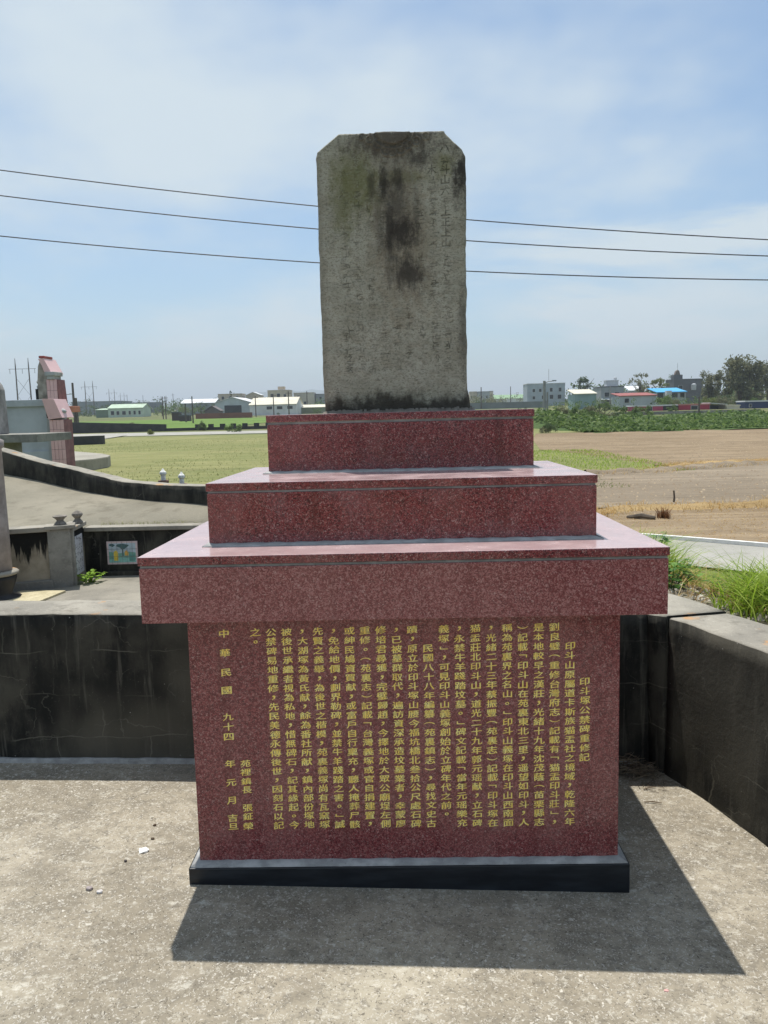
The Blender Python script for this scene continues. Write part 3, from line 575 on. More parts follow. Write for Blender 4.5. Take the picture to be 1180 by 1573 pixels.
# ------------------------------------------------------------------ the old stele
SY, SZ0, SZ1, STH = 0.66, 1.5637, 2.611, 0.17
st_root = thing('stone_stele', 'tall weathered grey stone stele with clipped top corners and faint carved text', 'stele'); st_root.rotation_euler = (TILT, 0, 0)
st_root.location = PLOC+RX@Vector((0, SY, SZ0))
def build_stele():
    NX, NZ = 300, 540; h = SZ1-SZ0
    s = np.linspace(0, 1, NX); zt = np.linspace(0, h, NZ)
    zl = np.array([0, 0.02, 0.09, 0.19, 0.58, 0.962, 0.985, h]); L = np.interp(zt, zl, [-0.291,-0.290,-0.2915,-0.2925,-0.2905,-0.292,-0.286,-0.205])
    Rr = np.interp(zt, [0, 0.03, 0.08, 0.17, 0.57, 0.955, 0.98, h-0.006, h], [0.284,0.280,0.273,0.2705,0.2735,0.275,0.262,0.197,0.195])
    L += 0.0035*fbm(zt*14, zt*0, 71, 4)*2; Rr += 0.0045*fbm(zt*16, zt*0+5, 73, 4)*2
    X = L[:, None]+(Rr-L)[:, None]*s[None, :]; Z = zt[:, None]+0*X
    top = np.clip((Z-(h-0.03))/0.03, 0, 1); Z = Z+top*0.006*fbm(X*30, X*0, 77)
    # relief: carved sun disc and clouds at the head, columns of worn characters
    H = np.zeros_like(X); G = np.zeros_like(X)
    def seg(x0, z0, x1, z1, w, d):
        i0 = max(0, int((min(z0, z1)-3*w)/h*NZ)); i1 = min(NZ, int((max(z0, z1)+3*w)/h*NZ)+2)
        j0 = max(0, int((min(x0, x1)-3*w+0.292)/0.566*NX)-2); j1 = min(NX, int((max(x0, x1)+3*w+0.292)/0.566*NX)+4)
        if i1 <= i0 or j1 <= j0: return
        xx = X[i0:i1, j0:j1]-x0; zz_ = Z[i0:i1, j0:j1]-z0; dx, dz = x1-x0, z1-z0; q = np.clip((xx*dx+zz_*dz)/(dx*dx+dz*dz+1e-9), 0, 1)
        r = np.hypot(xx-q*dx, zz_-q*dz); k = np.clip(1.35-r/w, 0, 1)*d
        H[i0:i1, j0:j1] = np.maximum(H[i0:i1, j0:j1], k)
    GL = {'dou': [(-.3,.35,-.1,.25),(-.35,.1,-.12,.02),(-.5,-.12,.5,-.02),(.18,.5,.18,-.5)], 'shan': [(0,.5,0,-.35),(-.42,.1,-.42,-.38),(-.42,-.38,.45,-.33),(.45,.15,.45,-.35)],
          'liu': [(0,.45,.05,.3),(-.5,.12,.5,.18),(-.15,-.05,-.4,-.45),(.15,-.05,.42,-.42)], 'ba': [(-.1,.3,-.5,-.4),(.1,.4,.5,-.42)],
          'zheng': [(-.4,.4,.4,.43),(0,.42,0,-.4),(0,.05,.35,.05),(-.28,.05,-.28,-.4),(-.5,-.42,.5,-.4)], 'shang': [(0,.5,0,-.4),(0,.1,.35,.1),(-.5,-.42,.5,-.38)],
          'mu': [(-.4,.15,.4,.18),(0,.5,0,-.5),(-.05,.1,-.42,-.35),(.05,.1,.42,-.35)]}
    pr = random.Random(5)
    cols = [(0.196, ['ba',None,'dou','shan','liu',None,'shang','zheng','shang','shan']), (0.146, [None,None,'mu']), (0.096, []), (0.046, []), (0.0, []), (-0.048, []), (-0.096, []), (-0.144, []), (-0.19, [])]
    for ci, (cx, known) in enumerate(cols):
        z = 0.985; row = 0
        while z > 0.16:
            wear = 0.45+0.55*pr.random(); near = abs(cx-0.02) < 0.06 and z > 0.42
            d = (1.0 if ci == 0 else 0.9 if ci in (1, 8) else 0.75)*wear*(0.6 if near else 1)
            if z < 0.36: d *= 1.15
            if z > 0.90 and abs(cx) < 0.14: d = 0
            sz = 0.034; key = known[row] if row < len(known) else None
            if key: S = GL[key]; d = 0.85; sz = 0.034
            else:
                S = []
                for _ in range(pr.randint(6, 11)):
                    a, b = pr.uniform(-.45, .2), pr.uniform(-.45, .45); t = pr.random()
                    if t < .58: S.append((a, b, a+pr.uniform(.2, .6), b+pr.uniform(0, .07)))
                    elif t < .8: S.append((a+.25, b, a+.25+pr.uniform(-.05,.05), b-pr.uniform(.15,.45)))
                    else: S.append((a+.2, b, a+.2+pr.uniform(-.25,.25), b-pr.uniform(.1,.3)))
            for x0, z0, x1, z1 in S:
                if pr.random() < 0.12 and not key: continue
                seg(cx+x0*sz, z+z0*sz, cx+x1*sz, z+z1*sz, 0.0019, d*(1 if key else pr.uniform(.6, 1)))
            z -= 0.0385; row += 1
    H *= np.clip(0.8+1.8*fbm(X*22, Z*22, 91), 0.15, 1)
    G[:] = np.clip(H*1.45, 0, 1)
    relief = np.zeros_like(X)
    def disc(cx, cz, r, hgt, soft=0.004):
        d = np.hypot(X-cx, Z-cz); relief[:] = np.maximum(relief, np.clip((r-d)/soft, 0, 1)*hgt)
    disc(0.0, 1.075, 0.074, 0.010); relief[:] = np.maximum(relief, 0.006*np.clip(1-np.abs(np.hypot(X, Z-1.075)-0.088)/0.006, 0, 1))
    for cx, cz, r in [(-0.055,1.005,.022),(-0.085,1.022,.018),(0.055,1.000,.022),(0.09,1.012,.020),(0.03,0.985,.024),(-0.025,0.982,.024),(0.0,0.975,.02),(-0.115,1.035,.015),(0.125,1.03,.015)]:
        d = np.hypot(X-cx, Z-cz); relief[:] = np.maximum(relief, 0.006*np.clip(1-np.abs(d-r*0.8)/0.005, 0, 1)); relief[:] = np.maximum(relief, 0.004*np.clip((r*0.4-d)/0.004, 0, 1))
    crv = np.clip(1-np.hypot((X)/0.16, (Z-1.05)/0.10), 0, 1); G[:] = np.maximum(G, np.clip(crv*3, 0, 1)*np.clip(0.007-relief, 0, 1)*40)
    edge = np.minimum(np.minimum(X-L[:, None], Rr[:, None]-X), h+0.004-Z); rnd = np.clip(1-edge/0.012, 0, 1)**2*0.010
    chip = np.clip(fbm(X*11, Z*11, 51)*1.5-0.28, 0, 1)*0.02*np.clip(1-edge/0.05, 0, 1)
    foot = np.clip(1-Z/0.10, 0, 1)*np.clip(0.3+fbm(X*14, Z*14, 57), 0, 1)*0.02
    Yf = 0.0028*fbm(X*30, Z*30, 61, 4)*2+0.006*fbm(X*5, Z*5, 63)+rnd+chip+foot+H*0.0030-relief+0.0012*(rng.random(X.shape)-0.5)
    P = np.stack([X, Yf, Z], -1).reshape(-1, 3); idx = np.arange(NX*NZ).reshape(NZ, NX)
    F = np.stack([idx[:-1,:-1], idx[:-1,1:], idx[1:,1:], idx[1:,:-1]], -1).reshape(-1, 4)
    loop = np.concatenate([idx[0,:], idx[1:,-1], idx[-1,-2::-1], idx[-2:0:-1,0]]); n = len(loop); ring = [loop]; vs = [P]; base = len(P)
    for k, yy in enumerate((0.03, 0.08, 0.13, STH)):
        q = P[loop].copy(); q[:, 1] = yy; q[:, 0] += 0.004*fbm(q[:, 2]*20, q[:, 0]*0+k*3, 83+k)*2; vs.append(q); ring.append(np.arange(base, base+n)); base += n
    for a, b in zip(ring, ring[1:]): F = np.concatenate([F, np.stack([a, b, np.roll(b, -1), np.roll(a, -1)], -1)])
    o = np_mesh('stone_slab', np.concatenate(vs), F, STELE, st_root, smooth=True); me = o.data
    g = np.zeros(len(me.vertices), np.float32); g[:NX*NZ] = np.clip(G, 0, 1).ravel(); at = me.attributes.new('groove', 'FLOAT', 'POINT'); at.data.foreach_set('value', g)
    bm = bmesh.new(); bm.from_mesh(me); bm.verts.ensure_lookup_table(); bm.faces.new([bm.verts[i] for i in ring[-1]]); bmesh.ops.recalc_face_normals(bm, faces=bm.faces); bm.to_mesh(me); bm.free()
build_stele()
# cement bedding at its foot
o = MB()
for k in range(70):
    a = -0.295+0.59*k/70; b = -0.295+0.59*(k+1)/70+0.002; d = random.uniform(0.004, 0.018)*(1.8 if b > 0.2 else 1)
    o.prism_yz([(-0.004-d, 0.0003), (0.02, 0.0003), (0.02, random.uniform(0.008, 0.02)), (-0.002, random.uniform(0.006, 0.016))], a, b)
o.build('bedding_mortar', m_mortar('dark_bedding_mortar', (0.20, 0.18, 0.15)), st_root)

# ------------------------------------------------------------------ graves on the left
GR = m_slab('grey_grave_render', (0.20,0.195,0.175), (0.31,0.30,0.265), (0.12,0.115,0.10), 0.5, 4.0)
def m_streak():
    """cream render with black mildew running down from the coping"""
    t = NT('streaked_grave_render'); v = t.co(geo=True); x, y, z = t.sepxyz(v)
    c = t.mix(t.mr(t.noise(v, 6, 5, 0.6), 0.35, 0.65), (0.20,0.175,0.13), (0.36,0.32,0.25))
    n = t.noise(t.co(geo=True, scale=(16,16,1.6)), 1.2, 6, 0.7); m = t.math('ADD', t.mr(z, 0.58, 0.88, 0, 1, False), t.math('MULTIPLY', t.math('SUBTRACT', n, 0.5), 1.9))
    c = t.mix(t.mr(m, 0.42, 0.62), c, (0.014,0.014,0.013)); c = t.mix(t.mr(t.noise(v, 60, 4, 0.7), 0.6, 0.75, 0, 0.4), c, (0.10,0.09,0.07))
    t.bump(t.noise(v, 50, 5), 0.4, 0.006); return t.done(c, 0.92, 0.2)
STREAK = m_streak()
g = thing('grave_enclosure', 'low mildewed grave wall with corner post, finials and tile pictures', 'grave wall', (-2.2, 2.5, 0.5)); gi = Matrix.Translation((2.2, -2.5, -0.5))
def gp(o): o.matrix_parent_inverse = gi; return o
d = Vector((-2.256+2.454, 2.44-2.365)).normalized()
def along(p, t): return (p[0]+d.x*t, p[1]+d.y*t)
c0 = along((-2.256, 2.44), -0.62)
gp(MB().obox((c0[0]-d.y*0.04, c0[1]+d.x*0.04), d, 0.65, 0.04, 0.44, 0.862).build('front_wall', STREAK, g, 0.004))
gp(MB().obox((c0[0]-d.y*0.02, c0[1]+d.x*0.02), d, 0.648, 0.045, 0.44, 0.555).build('wall_footing', GR, g, 0.006))
gp(MB().obox((c0[0]-d.y*0.04, c0[1]+d.x*0.04), d, 0.65, 0.07, 0.864, 0.895).build('coping', COPING, g, 0.006))
# corner post with a worn carved couplet
pc = (-2.195, 2.505)
post = gp(MB().obox(pc, d, 0.068, 0.055, 0.44, 0.872).obox((pc[0]+d.x*0.062, pc[1]+d.y*0.062+0.01), d, 0.022, 0.040, 0.44, 0.868).build('corner_post', GR, g, 0.005))
gp(MB().obox((pc[0]+0.01, pc[1]), d, 0.09, 0.072, 0.874, 0.898).build('post_cap', COPING, g, 0.005))
car = MB(); pr = random.Random(3)
for k in range(9):
    zc_ = 0.845-k*0.040
    for _ in range(5):
        a = pr.uniform(-0.016, 0.008); zq = zc_+pr.uniform(-0.014, 0.014); L_ = pr.uniform(0.008, 0.022); hz = pr.random() < 0.6
        q = (pc[0]-0.012+d.x*a+d.y*0.0556, pc[1]+d.y*a-d.x*0.0556); e = (q[0]+d.x*(L_ if hz else 0.004), q[1]+d.y*(L_ if hz else 0.004)); hh = 0.0035 if hz else L_
        car.add([(q[0],q[1],zq),(e[0],e[1],zq),(e[0],e[1],zq+hh),(q[0],q[1],zq+hh)], [(0,1,2,3)])
cq = car.build('carved_text', plain('faded_red_paint', (0.10,0.045,0.035), 0.9, 0.4, 40), post); cq['kind'] = 'stuff'; cq.matrix_parent_inverse = Matrix.Identity(4)
FIN = plain('weathered_finial_stone', (0.20,0.18,0.155), 0.9, 0.35, 30)
gp(MB().lathe([(0.036,0),(0.037,0.008),(0.024,0.022),(0.020,0.028),(0.030,0.040),(0.043,0.050),(0.044,0.056),(0.036,0.060),(0.020,0.058)], (-2.180,2.50,0.897), 12).build('finial', FIN, g, smooth=False))
gp(MB().lathe([(0.035,0),(0.036,0.007),(0.022,0.024),(0.017,0.032),(0.026,0.042),(0.036,0.055),(0.034,0.066),(0.022,0.077),(0.006,0.086)], (-2.172,2.75,0.872), 12).build('finial', FIN, g, smooth=False))
# return wall with a written tile, then the long low wall with the picture tile
gp(MB().prism_xy([(-2.135,2.535),(-2.172,2.83),(-2.262,2.83),(-2.225,2.535)], 0.44, 0.842).build('return_wall', STREAK, g, 0.004))
gp(MB().prism_xy([(-2.118,2.545),(-2.158,2.86),(-2.28,2.86),(-2.24,2.545)], 0.844, 0.871).build('coping', COPING, g, 0.005))
tu = Vector((-2.172+2.135, 2.83-2.535, 0)).normalized(); tn = Vector((tu.y, -tu.x, 0))
def tile_pt(a, z, off): q = Vector((-2.135, 2.535, 0))+tu*a+tn*off; return (q.x, q.y, z)
plq = MB().add([tile_pt(0.05,0.545,0.004),tile_pt(0.245,0.545,0.004),tile_pt(0.245,0.800,0.004),tile_pt(0.05,0.800,0.004),tile_pt(0.05,0.545,-0.004),tile_pt(0.245,0.545,-0.004),tile_pt(0.245,0.800,-0.004),tile_pt(0.05,0.800,-0.004)],
               [(0,1,2,3),(4,7,6,5),(0,4,5,1),(1,5,6,2),(2,6,7,3),(3,7,4,0)]).build('written_tile', plain('white_glazed_tile', (0.72,0.71,0.74), 0.25, 0.06, 20), g); gp(plq)
ink = MB()
for c_ in range(4):
    for r_ in range(5):
        for _ in range(5):
            a = 0.075+c_*0.044+pr.uniform(-0.014, 0.006); zq = 0.77-r_*0.048+pr.uniform(-0.016, 0.016); hz = pr.random() < 0.55; l1, l2 = (pr.uniform(0.008,0.022), 0.0035) if hz else (0.004, pr.uniform(0.008,0.022))
            ink.add([tile_pt(a,zq,0.0048),tile_pt(a+l1,zq,0.0048),tile_pt(a+l1,zq+l2,0.0048),tile_pt(a,zq+l2,0.0048)], [(0,1,2,3)])
tag(ink.build('brush_text', plain('black_ink', (0.02,0.02,0.022), 0.5, 0.2, 50), plq), kind='stuff')
gp(MB().box(-2.18, -0.3, 2.835, 2.915, 0.44, 0.802).build('long_wall', m_mildew('long_wall_render', 1.0, False), g, 0.005))
gp(MB().box(-2.16, -0.3, 2.805, 2.93, 0.804, 0.832).build('coping', COPING, g, 0.005))
gp(MB().box(-2.13, -0.3, 2.79, 2.834, 0.44, 0.525).build('wall_footing', MILDEW2, g, 0.006))
pic = gp(MB().box(-2.017, -1.807, 2.824, 2.834, 0.572, 0.730).build('picture_tile', plain('pink_tile_border', (0.62,0.50,0.50), 0.3, 0.1, 30), g))
def flat(name, pts, off, mat): 
    q = MB().add([(-2.017+0.21*a, 2.8236-off, 0.572+0.158*b) for a, b in pts], [tuple(range(len(pts)))]).build(name, mat, pic); return q
def pcol(n, c): return plain('glaze_'+n, c, 0.25, 0.12, 60)
flat('painted_sky', [(.06,.08),(.94,.08),(.94,.92),(.06,.92)], 0.0004, pcol('sky', (0.42,0.52,0.58)))
flat('painted_shore', [(.06,.16),(.3,.10),(.6,.20),(.94,.12),(.94,.50),(.7,.55),(.4,.48),(.06,.56)], 0.0008, pcol('shore', (0.16,0.36,0.30)))
flat('painted_water', [(.06,.08),(.94,.08),(.94,.2),(.5,.30),(.06,.22)], 0.0010, pcol('water', (0.24,0.50,0.46)))
flat('painted_tree', [(.30,.80),(.44,.72),(.5,.62),(.5,.36),(.54,.36),(.54,.64),(.66,.74),(.74,.84),(.52,.90),(.36,.88)], 0.0014, pcol('tree', (0.06,0.13,0.14)))
flat('painted_tree', [(.08,.82),(.2,.76),(.28,.84),(.2,.90),(.1,.89)], 0.0013, pcol('tree', (0.06,0.13,0.14)))
flat('painted_pavilion', [(.22,.16),(.36,.16),(.36,.52),(.30,.62),(.22,.54)], 0.0016, pcol('yellow', (0.70,0.52,0.08)))
flat('painted_pavilion', [(.58,.38),(.70,.38),(.70,.52),(.64,.62),(.58,.54)], 0.0016, pcol('orange', (0.62,0.36,0.08)))
flat('painted_terrace', [(.72,.14),(.90,.14),(.90,.42),(.72,.42)], 0.0015, pcol('teal', (0.10,0.28,0.25)))
for k in range(1, 6):
    flat('tile_joint', [(k/6-.004,.0),(k/6+.004,.0),(k/6+.004,1),(k/6-.004,1)], 0.002, plain('tile_grout', (0.16,0.14,0.13), 0.9, 0.2, 50))
flat('tile_joint', [(0,.33),(1,.33),(1,.345),(0,.345)], 0.0022, MATS['tile_grout']); flat('tile_joint', [(0,.66),(1,.66),(1,.675),(0,.675)], 0.0022, MATS['tile_grout'])

# sloping concrete mound behind, closed by a curving dark rim wall
RIM = [(-4.6,5.0,1.26,1.52),(-3.625,4.6,1.096,1.324),(-3.181,4.4,1.038,1.221),(-2.662,4.1,0.959,1.139),(-2.228,3.8,0.927,1.073),(-1.823,3.5,0.926,1.070),(-1.41,3.2,0.922,1.078),(-1.2,3.05,0.92,1.07),(-1.12,2.94,0.9,1.04)]
P = []; nn = 46
rx = np.interp(np.linspace(0, 8, nn), range(9), [r[0] for r in RIM]); ry = np.interp(np.linspace(0, 8, nn), range(9), [r[1] for r in RIM]); rz = np.interp(np.linspace(0, 8, nn), range(9), [r[2] for r in RIM])
mm = 16; f = np.linspace(0, 1, mm)[:, None]; fx = np.linspace(-4.9, -0.9, nn)[None, :]
X = fx*(1-f)+rx[None, :]*f; Y = 2.93*(1-f)+ry[None, :]*f; Z = 0.812*(1-f)+rz[None, :]*f+0.014*fbm(X*2, Y*2, 14)
idx = np.arange(mm*nn).reshape(mm, nn); F = np.stack([idx[:-1,:-1], idx[:-1,1:], idx[1:,1:], idx[1:,:-1]], -1).reshape(-1, 4)
o = np_mesh('grave_mound', np.stack([X, Y, Z], -1).reshape(-1, 3), F, APRON, smooth=True)
tag(o, 'broad sloping concrete mound between the tile pictures and the dark rim wall', 'grave mound')
w = thing('rim_wall', 'black mouldy curved rim wall with pale top descending towards the pedestal', 'wall', (-2.6, 4.1, 0.9)); wl = Matrix.Translation((2.6, -4.1, -0.9))
nrm = []
for i in range(9):
    a = Vector(RIM[min(i+1, 8)][:2])-Vector(RIM[max(i-1, 0)][:2]); a.normalize(); nrm.append((-a.y, a.x) if -a.y > 0 or a.x > 0 else (a.y, -a.x))
outr = [(r[0]+n_[0]*0.13, r[1]+n_[1]*0.13) for r, n_ in zip(RIM, nrm)]; ins = [(r[0], r[1]) for r in RIM]
o = rough_wall(ins, ins, outr, outr, [r[2]-0.5 for r in RIM], [r[3]-0.02 for r in RIM], 'wall_body', (MILDEW2, COPING), 55, nz=8, parent=w); o.matrix_parent_inverse = wl
# stone column at the edge of the picture
c = thing('stone_column', 'round grey granite column with black bowl shaped foot at the pavement edge', 'column', (-2.435, 2.15, 0.5))
MB().lathe([(0.090,0.175),(0.088,0.5),(0.086,0.90),(0.10,0.91),(0.10,0.95),(0.06,0.97)], n=24).build('shaft', plain('pinkish_granite', (0.30,0.265,0.25), 0.7, 0.25, 12), c, smooth=True)
MB().lathe([(0.112,0.148),(0.124,0.155),(0.126,0.166),(0.115,0.174),(0.09,0.1755)], n=24).build('collar', COPING, c, smooth=True)
MB().lathe([(0.13,-0.02),(0.135,0.012),(0.085,0.022),(0.082,0.04),(0.098,0.085),(0.112,0.125),(0.112,0.147)], n=24).build('foot_bowl', plain('black_stone', (0.022,0.022,0.024), 0.6, 0.3, 12), c, smooth=True)
# yellow patch of broken paving beside it
o = MB().prism_xy([(-2.42,1.98),(-2.26,1.93),(-2.13,2.02),(-2.09,2.30),(-2.38,2.32)], 0.49, 0.513).build('paving_patch', m_slab('yellow_mortar', (0.40,0.35,0.22), (0.55,0.49,0.33), (0.25,0.2,0.12), 0.5, 12)); tag(o, 'small yellowish patch of mortar on the grey pavement', None, None, 'structure')

# stone lanterns showing above the rim wall
LANT = plain('pale_lantern_stone', (0.72,0.71,0.68), 0.85, 0.2, 30)
for (x, h_, lab) in [(-2.265, 0.0, 'taller of two small pale stone lanterns above the rim wall'), (-2.09, -0.035, 'shorter of two small pale stone lanterns above the rim wall')]:
    c = thing('stone_lantern', lab, 'lantern', (x, 5.0, 0.1+h_), 'stone lanterns behind the rim wall')
    MB().lathe([(0.05,-0.35),(0.045,0.84),(0.052,0.85),(0.052,0.868)], n=8).build('post', plain('reddish_stone', (0.22,0.13,0.10), 0.9, 0.2, 10), c)
    MB().lathe([(0.024,0.869),(0.022,0.915),(0.034,0.925),(0.034,0.935)], n=8).build('light_box', LANT, c); MB().lathe([(0.033,0.936),(0.031,0.946),(0.015,0.962),(0.008,0.974),(0.003,0.98)], n=8).build('cap', LANT, c)

# pink tiled tomb further back
def m_pink():
    t = NT('pink_glazed_tile'); g_ = t.n('ShaderNodeObjectInfo'); c = t.ramp(g_.outputs['Random'], [(0,(0.70,0.43,0.42)),(1,(0.80,0.52,0.50))])
    c = t.mix(t.mr(t.noise(t.co(), 7, 5, 0.6), 0.4, 0.7, 0, 0.3), c, (0.58,0.36,0.35)); return t.done(c, 0.3, 0.5)
PINK = m_pink(); GROUT = plain('dark_grout', (0.26,0.13,0.13), 0.9, 0.2, 8); GREYP = plain('blue_grey_paint', (0.42,0.45,0.475), 0.8, 0.12, 3); PALE = plain('pale_stone_cap', (0.42,0.43,0.42), 0.8, 0.2, 6)
tomb = thing('tiled_tomb', 'pink tiled tomb with blue grey wall, stepped gable and stone finials', 'tomb', (-7, 12, -0.3)); ti = Matrix.Translation((7, -12, 0.3))
def tp(o): o.matrix_parent_inverse = ti; return o
def tiles(body, x0, x1, yf, z0, z1, nc, nr):
    w_, h_ = (x1-x0)/nc, (z1-z0)/nr; me = None
    for i in range(nc):
        for j in range(nr):
            if me is None: t0 = MB().box(-w_/2+.0025, w_/2-.0025, -0.012, 0.0, -h_/2+.0025, h_/2-.0025).build('tile', PINK, body, 0.0015, seg=1); me = t0.data; q = t0
            else: q = bpy.data.objects.new('tile', me); COL.objects.link(q); q.parent = body
            q.location = (x0+w_*(i+.5), yf, z0+h_*(j+.5))
p2 = tp(MB().box(-5.994, -5.748, 11.0, 11.35, -0.34, 1.567).build('front_pillar', GROUT, tomb)); tiles(p2, -5.994, -5.748, 10.999, 0.22, 1.567, 4, 8)
tp(MB().lathe([(0.10,0),(0.11,0.03),(0.07,0.06),(0.055,0.08),(0.10,0.115),(0.115,0.14),(0.09,0.175),(0.03,0.20),(0.01,0.215)], (-5.87,11.15,1.568), 12).build('finial', PALE, tomb, smooth=True))
tp(MB().box(-10.5, -6.05, 11.1, 11.35, -0.34, 1.91).build('side_wall', GREYP, tomb)); tp(MB().box(-10.5, -6.056, 11.06, 11.098, 1.80, 1.917).build('wall_cap', GREYP, tomb, 0.01))
tp(MB().box(-10.5, -6.0, 11.07, 11.098, -0.3, 1.04).build('wall_base', GREYP, tomb, 0.01))
tp(MB().prism_xz([(-6.05,0.2),(-5.996,0.2),(-5.996,1.585),(-6.045,1.60),(-6.05,1.9)], 11.02, 11.4).build('wall_return', plain('pale_grey_render', (0.34,0.35,0.35), 0.85, 0.15, 4), tomb))
cap = tp(MB().add([(-6.078,10.96,1.925),(-5.876,10.96,1.915),(-5.755,10.96,1.60),(-5.99,10.96,1.572),(-6.078,11.45,1.93),(-5.876,11.45,1.92),(-5.755,11.45,1.605),(-5.99,11.45,1.577)],
               [(0,3,2,1),(4,5,6,7),(0,1,5,4),(1,2,6,5),(2,3,7,6),(3,0,4,7)]).build('sloping_coping', PINK, tomb))
p1 = tp(MB().prism_xz([(-7.336,0),(-7.08,0),(-7.09,1.87),(-7.118,2.40),(-7.336,2.40)], 14.0, 14.4).build('rear_pillar', GROUT, tomb)); tiles(p1, -7.330, -7.115, 13.999, 1.02, 2.40, 3, 6)
tp(MB().box(-7.30, -7.15, 13.95, 14.3, 2.402, 2.47).box(-7.33, -7.12, 13.92, 14.33, 2.471, 2.555).build('pillar_cap', PALE, tomb, 0.012))
tp(MB().prism_xz([(-7.55,0.2),(-7.34,0.2),(-7.34,2.45),(-7.40,2.70),(-7.45,2.82),(-7.51,2.68),(-7.54,2.4)], 14.05, 14.5).build('gable_wall', plain('stained_cream_stone', (0.34,0.31,0.27), .9, .5, 3), tomb))
tp(MB().prism_xz([(-7.46,2.82),(-7.35,2.835),(-7.20,2.53),(-7.335,2.50),(-7.39,2.68)], 13.97, 14.55).build('gable_coping', PINK, tomb))
tp(MB().box(-7.45, -7.34, 13.98, 14.4, 2.836, 2.885).build('ridge_tile', plain('red_ridge_tile', (0.32,0.06,0.05), 0.5, 0.2, 5), tomb, 0.01))
tp(MB().box(-7.085, -6.87, 14.0, 14.5, 1.72, 1.845).build('side_ledge', plain('orange_tile', (0.48,0.18,0.11), 0.5, 0.15, 5), tomb, 0.01))
tp(MB().box(-7.67, -7.555, 14.2, 14.5, 0, 2.22).build('dark_pillar', plain('black_render', (0.03,0.03,0.03), 0.9, 0.3, 6), tomb)); tp(MB().lathe([(0.06,0),(0.07,.05),(0.04,.09),(0.07,.15),(0.02,.22)], (-7.61,14.3,2.221), 10).build('finial', PALE, tomb))
# concrete altar slab and headstone edge
a = thing('concrete_altar', 'thick mildewed concrete slab on blocks before the grey tomb wall', 'slab', (-5.6, 7, 0)); ai = Matrix.Translation((5.6, -7, 0))
o = MB().box(-7.2, -4.33, 6.9, 7.9, 1.305, 1.402).build('slab', GR, a, 0.006); o.matrix_parent_inverse = ai
o = MB().box(-7.0, -4.95, 7.0, 7.8, -0.34, 1.304).build('block', GR, a, 0.01); o.matrix_parent_inverse = ai
o = MB().prism_xz([(-6.2,1.403),(-4.95,1.403),(-4.965,1.95),(-4.99,2.02),(-5.03,2.07),(-5.12,2.10),(-6.0,2.11),(-6.2,2.0)], 7.25, 7.5).build('headstone', plain('grey_headstone', (0.25,0.24,0.23), 0.85, 0.4, 5), None, 0.015)
tag(o, 'grey round shouldered headstone standing on the mildewed concrete slab', 'headstone')
# rounded concrete terrace behind the tomb
o = MB().prism_xy([(-22,42),(-14.4,33.2),(-12.7,31),(-11.9,29.6),(-11.5,28.2),(-11.55,26.8),(-12.1,25.2),(-13.2,23.2),(-22,18)], -0.36, 0.10).build('terrace', m_slab('terrace_concrete', (0.27,0.25,0.21), (0.34,0.32,0.27), (0.16,0.15,0.12), 0.5, 0.6), None, 0.05); tag(o, 'rounded pale concrete terrace at the paddy edge', None, None, 'structure')

# ------------------------------------------------------------------ vegetation builders
def leaf_cloud(n, centers, radii, size, flat=0.0, squash=1.0):
    """n leaf quads scattered round clump centres; returns verts and faces"""
    centers = np.asarray(centers, float); radii = np.asarray(radii, float); k = rng.integers(0, len(centers), n)
    v = rng.normal(size=(n, 3)); v /= np.linalg.norm(v, axis=1)[:, None]; r = rng.random(n)**0.45
    c = centers[k]+v*(r*radii[k])[:, None]*np.array([1, 1, squash])
    a = rng.normal(size=(n, 3)); a[:, 2] *= (1-flat); a /= np.linalg.norm(a, axis=1)[:, None]; b = np.cross(a, rng.normal(size=(n, 3))); b /= np.linalg.norm(b, axis=1)[:, None]+1e-9
    s = size*(0.6+0.8*rng.random(n))[:, None]; P = np.stack([c-a*s, c+b*s*0.45, c+a*s, c-b*s*0.45], 1).reshape(-1, 3)
    return P, np.arange(4*n).reshape(n, 4)
